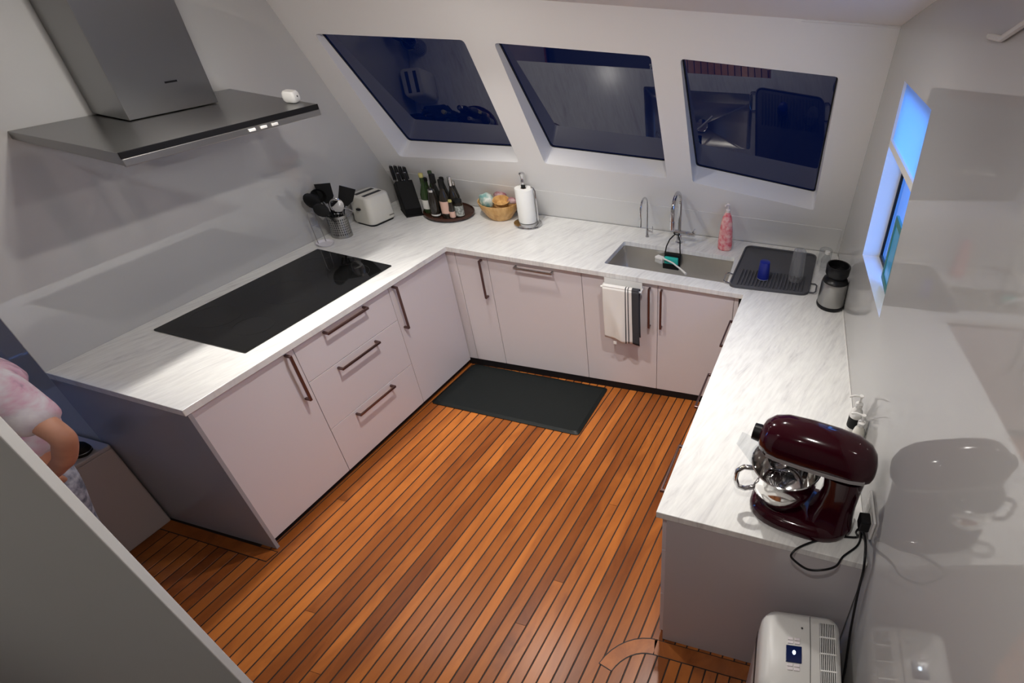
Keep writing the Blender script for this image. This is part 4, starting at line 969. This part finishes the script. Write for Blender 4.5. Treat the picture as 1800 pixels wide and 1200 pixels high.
# face on the head (turned towards the passage)
hc = Vector(L(-.14,-1.91,1.585))
MB().sphere(hc+Vector((-.03,.078,.012)), .010, 10, 8).build('eye', M_white, person, smooth=True); MB().sphere(hc+Vector((.03,.078,.012)), .010, 10, 8).build('eye', M_white, person, smooth=True)
MB().loft([[tuple(hc+Vector((x,.080,z))) for x,z in ((-.010,-.03),(.010,-.03),(.005,.02),(-.005,.02))],[tuple(hc+Vector((x,y,z))) for x,y,z in ((-.007,.104,-.028),(.007,.104,-.028),(.002,.085,.02),(-.002,.085,.02))]]).build('nose', M_skin, person, bevel=.003)
MB().sphere(hc+Vector((0,.078,-.055)), (.022,.008,.006), 12, 6).build('mouth', mat('lips', (.45,.15,.12), rough=.5), person, smooth=True)
for s_ in (-1,1): MB().sphere(hc+Vector((s_*.088,.0,-.005)), (.010,.02,.03), 10, 8).build('ear', M_skin, person, smooth=True)
mb = MB().sphere(hc+Vector((0,-.018,.030)), (.098,.100,.098), 20, 12); mb.build('hair', M_hair, person, smooth=True)
# hands: palm and five fingers each
def hand(wrist, d, side, palm_n):
    d = Vector(d).normalized(); nrm_ = Vector(palm_n).normalized(); s_ = d.cross(nrm_).normalized()*side
    w = Vector(wrist); js = [(tuple(w), .022), (tuple(w+d*.045), (.030,.018)), (tuple(w+d*.085), (.032,.016))]; ks = [(0,1),(1,2)]
    skinned('hand', js, ks, M_skin, person)
    for off, ln in ((-.026,.055),(-.009,.068),(.009,.072),(.026,.064)):
        b = w+d*.085+s_*off; 
        skinned('finger', [(tuple(b-d*.015),.0095),(tuple(b+d*ln*.45),.009),(tuple(b+d*ln*.75+nrm_*.014),.008),(tuple(b+d*ln*.9+nrm_*.03),.007)], [(0,1),(1,2),(2,3)], M_skin, person)
    b = w+d*.03+s_*.026
    skinned('thumb', [(tuple(b-s_*.012),.011),(tuple(b+s_*.018+d*.025),.010),(tuple(b+s_*.026+d*.052+nrm_*.01),.0085)], [(0,1),(1,2)], M_skin, person)
hand(L(-.165,-1.955,.805), (-.45,.25,-.85), 1, (-.6,-.2,.2))
hand(L(-.47,-2.02,.89), (-.1,-.15,-.9), -1, (.5,-.3,0))
# clothes
Js = [(L(-.28,-1.945,.87),(.150,.128)), (L(-.26,-1.945,1.02),(.150,.125)), (L(-.22,-1.94,1.20),(.160,.128)), (L(-.18,-1.935,1.37),(.098,.085)), (L(-.172,-1.932,1.41),.066),
      (L(-.080,-1.94,1.365),.086), (L(-.03,-1.945,1.325),.086), (L(.022,-1.95,1.215),.072), (L(.046,-1.95,1.150),.068),
      (L(-.295,-1.93,1.365),.080), (L(-.345,-1.93,1.33),.074), (L(-.445,-1.965,1.14),.066)]
skinned('shirt', Js, [(0,1),(1,2),(2,3),(3,4),(3,5),(5,6),(6,7),(7,8),(3,9),(9,10),(10,11)], M_shirt, person)
Jj = [(L(-.28,-1.945,.90),.128), (L(-.28,-1.945,.83),.128), (L(-.235,-1.955,.76),.100), (L(-.315,-1.955,.46),.074), (L(-.37,-1.955,.13),.060), (L(-.405,-1.955,.76),.100), (L(-.45,-1.955,.46),.074), (L(-.495,-1.955,.13),.060)]
skinned('jeans', Jj, [(0,1),(1,2),(2,3),(3,4),(1,5),(5,6),(6,7)], M_jeans, person)
for x in (-.37,-.50):
    mb = MB(); c_ = Vector(L(x,-2.005,0)); mb.loft([[(c_.x+.046*s_*math.cos(2*PI*k/20)*(1 if math.sin(2*PI*k/20)>0 else .85), c_.y+.135*s_*math.sin(2*PI*k/20), z) for k in range(20)] for s_, z in ((.95,.001),(1,.012),(1,.03),(.9,.06),(.6,.085))]); mb.build('shoe', M_blackm, person, smooth=True)

# ================================================================== SIDE WINDOW SILL
zs = 1.43
p0 = rw(-.40, 1.437, .052)
t = thing('framed_tile', 'teal framed glass tile standing on the side window sill', 'ornament', tuple(p0))
M_tealp = mat('teal_paint', (.05,.20,.20), rough=.5); M_bright = mat('sky_blue_glass', (.06,.38,.70), rough=.15)
def wb2(mb, y0, y1, z0, z1, d0, d1): return wallbox(mb, y0, y1, z0, z1, d0, d1)
wb2(MB(), -.24,.10,.0,.03,.0,.014).build('bottom_rail', M_tealp, t, bevel=.002)
wb2(MB(), -.24,.10,.27,.30,.0,.014).build('top_rail', M_tealp, t, bevel=.002)
for y in (-.24,-.08,.075): wb2(MB(), y,y+.025,.03,.27,.0,.014).build('upright', M_tealp, t, bevel=.002)
for y in (-.215,-.055): wb2(MB(), y,y+.13,.03,.27,.004,.010).build('glass_tile', M_bright, t)
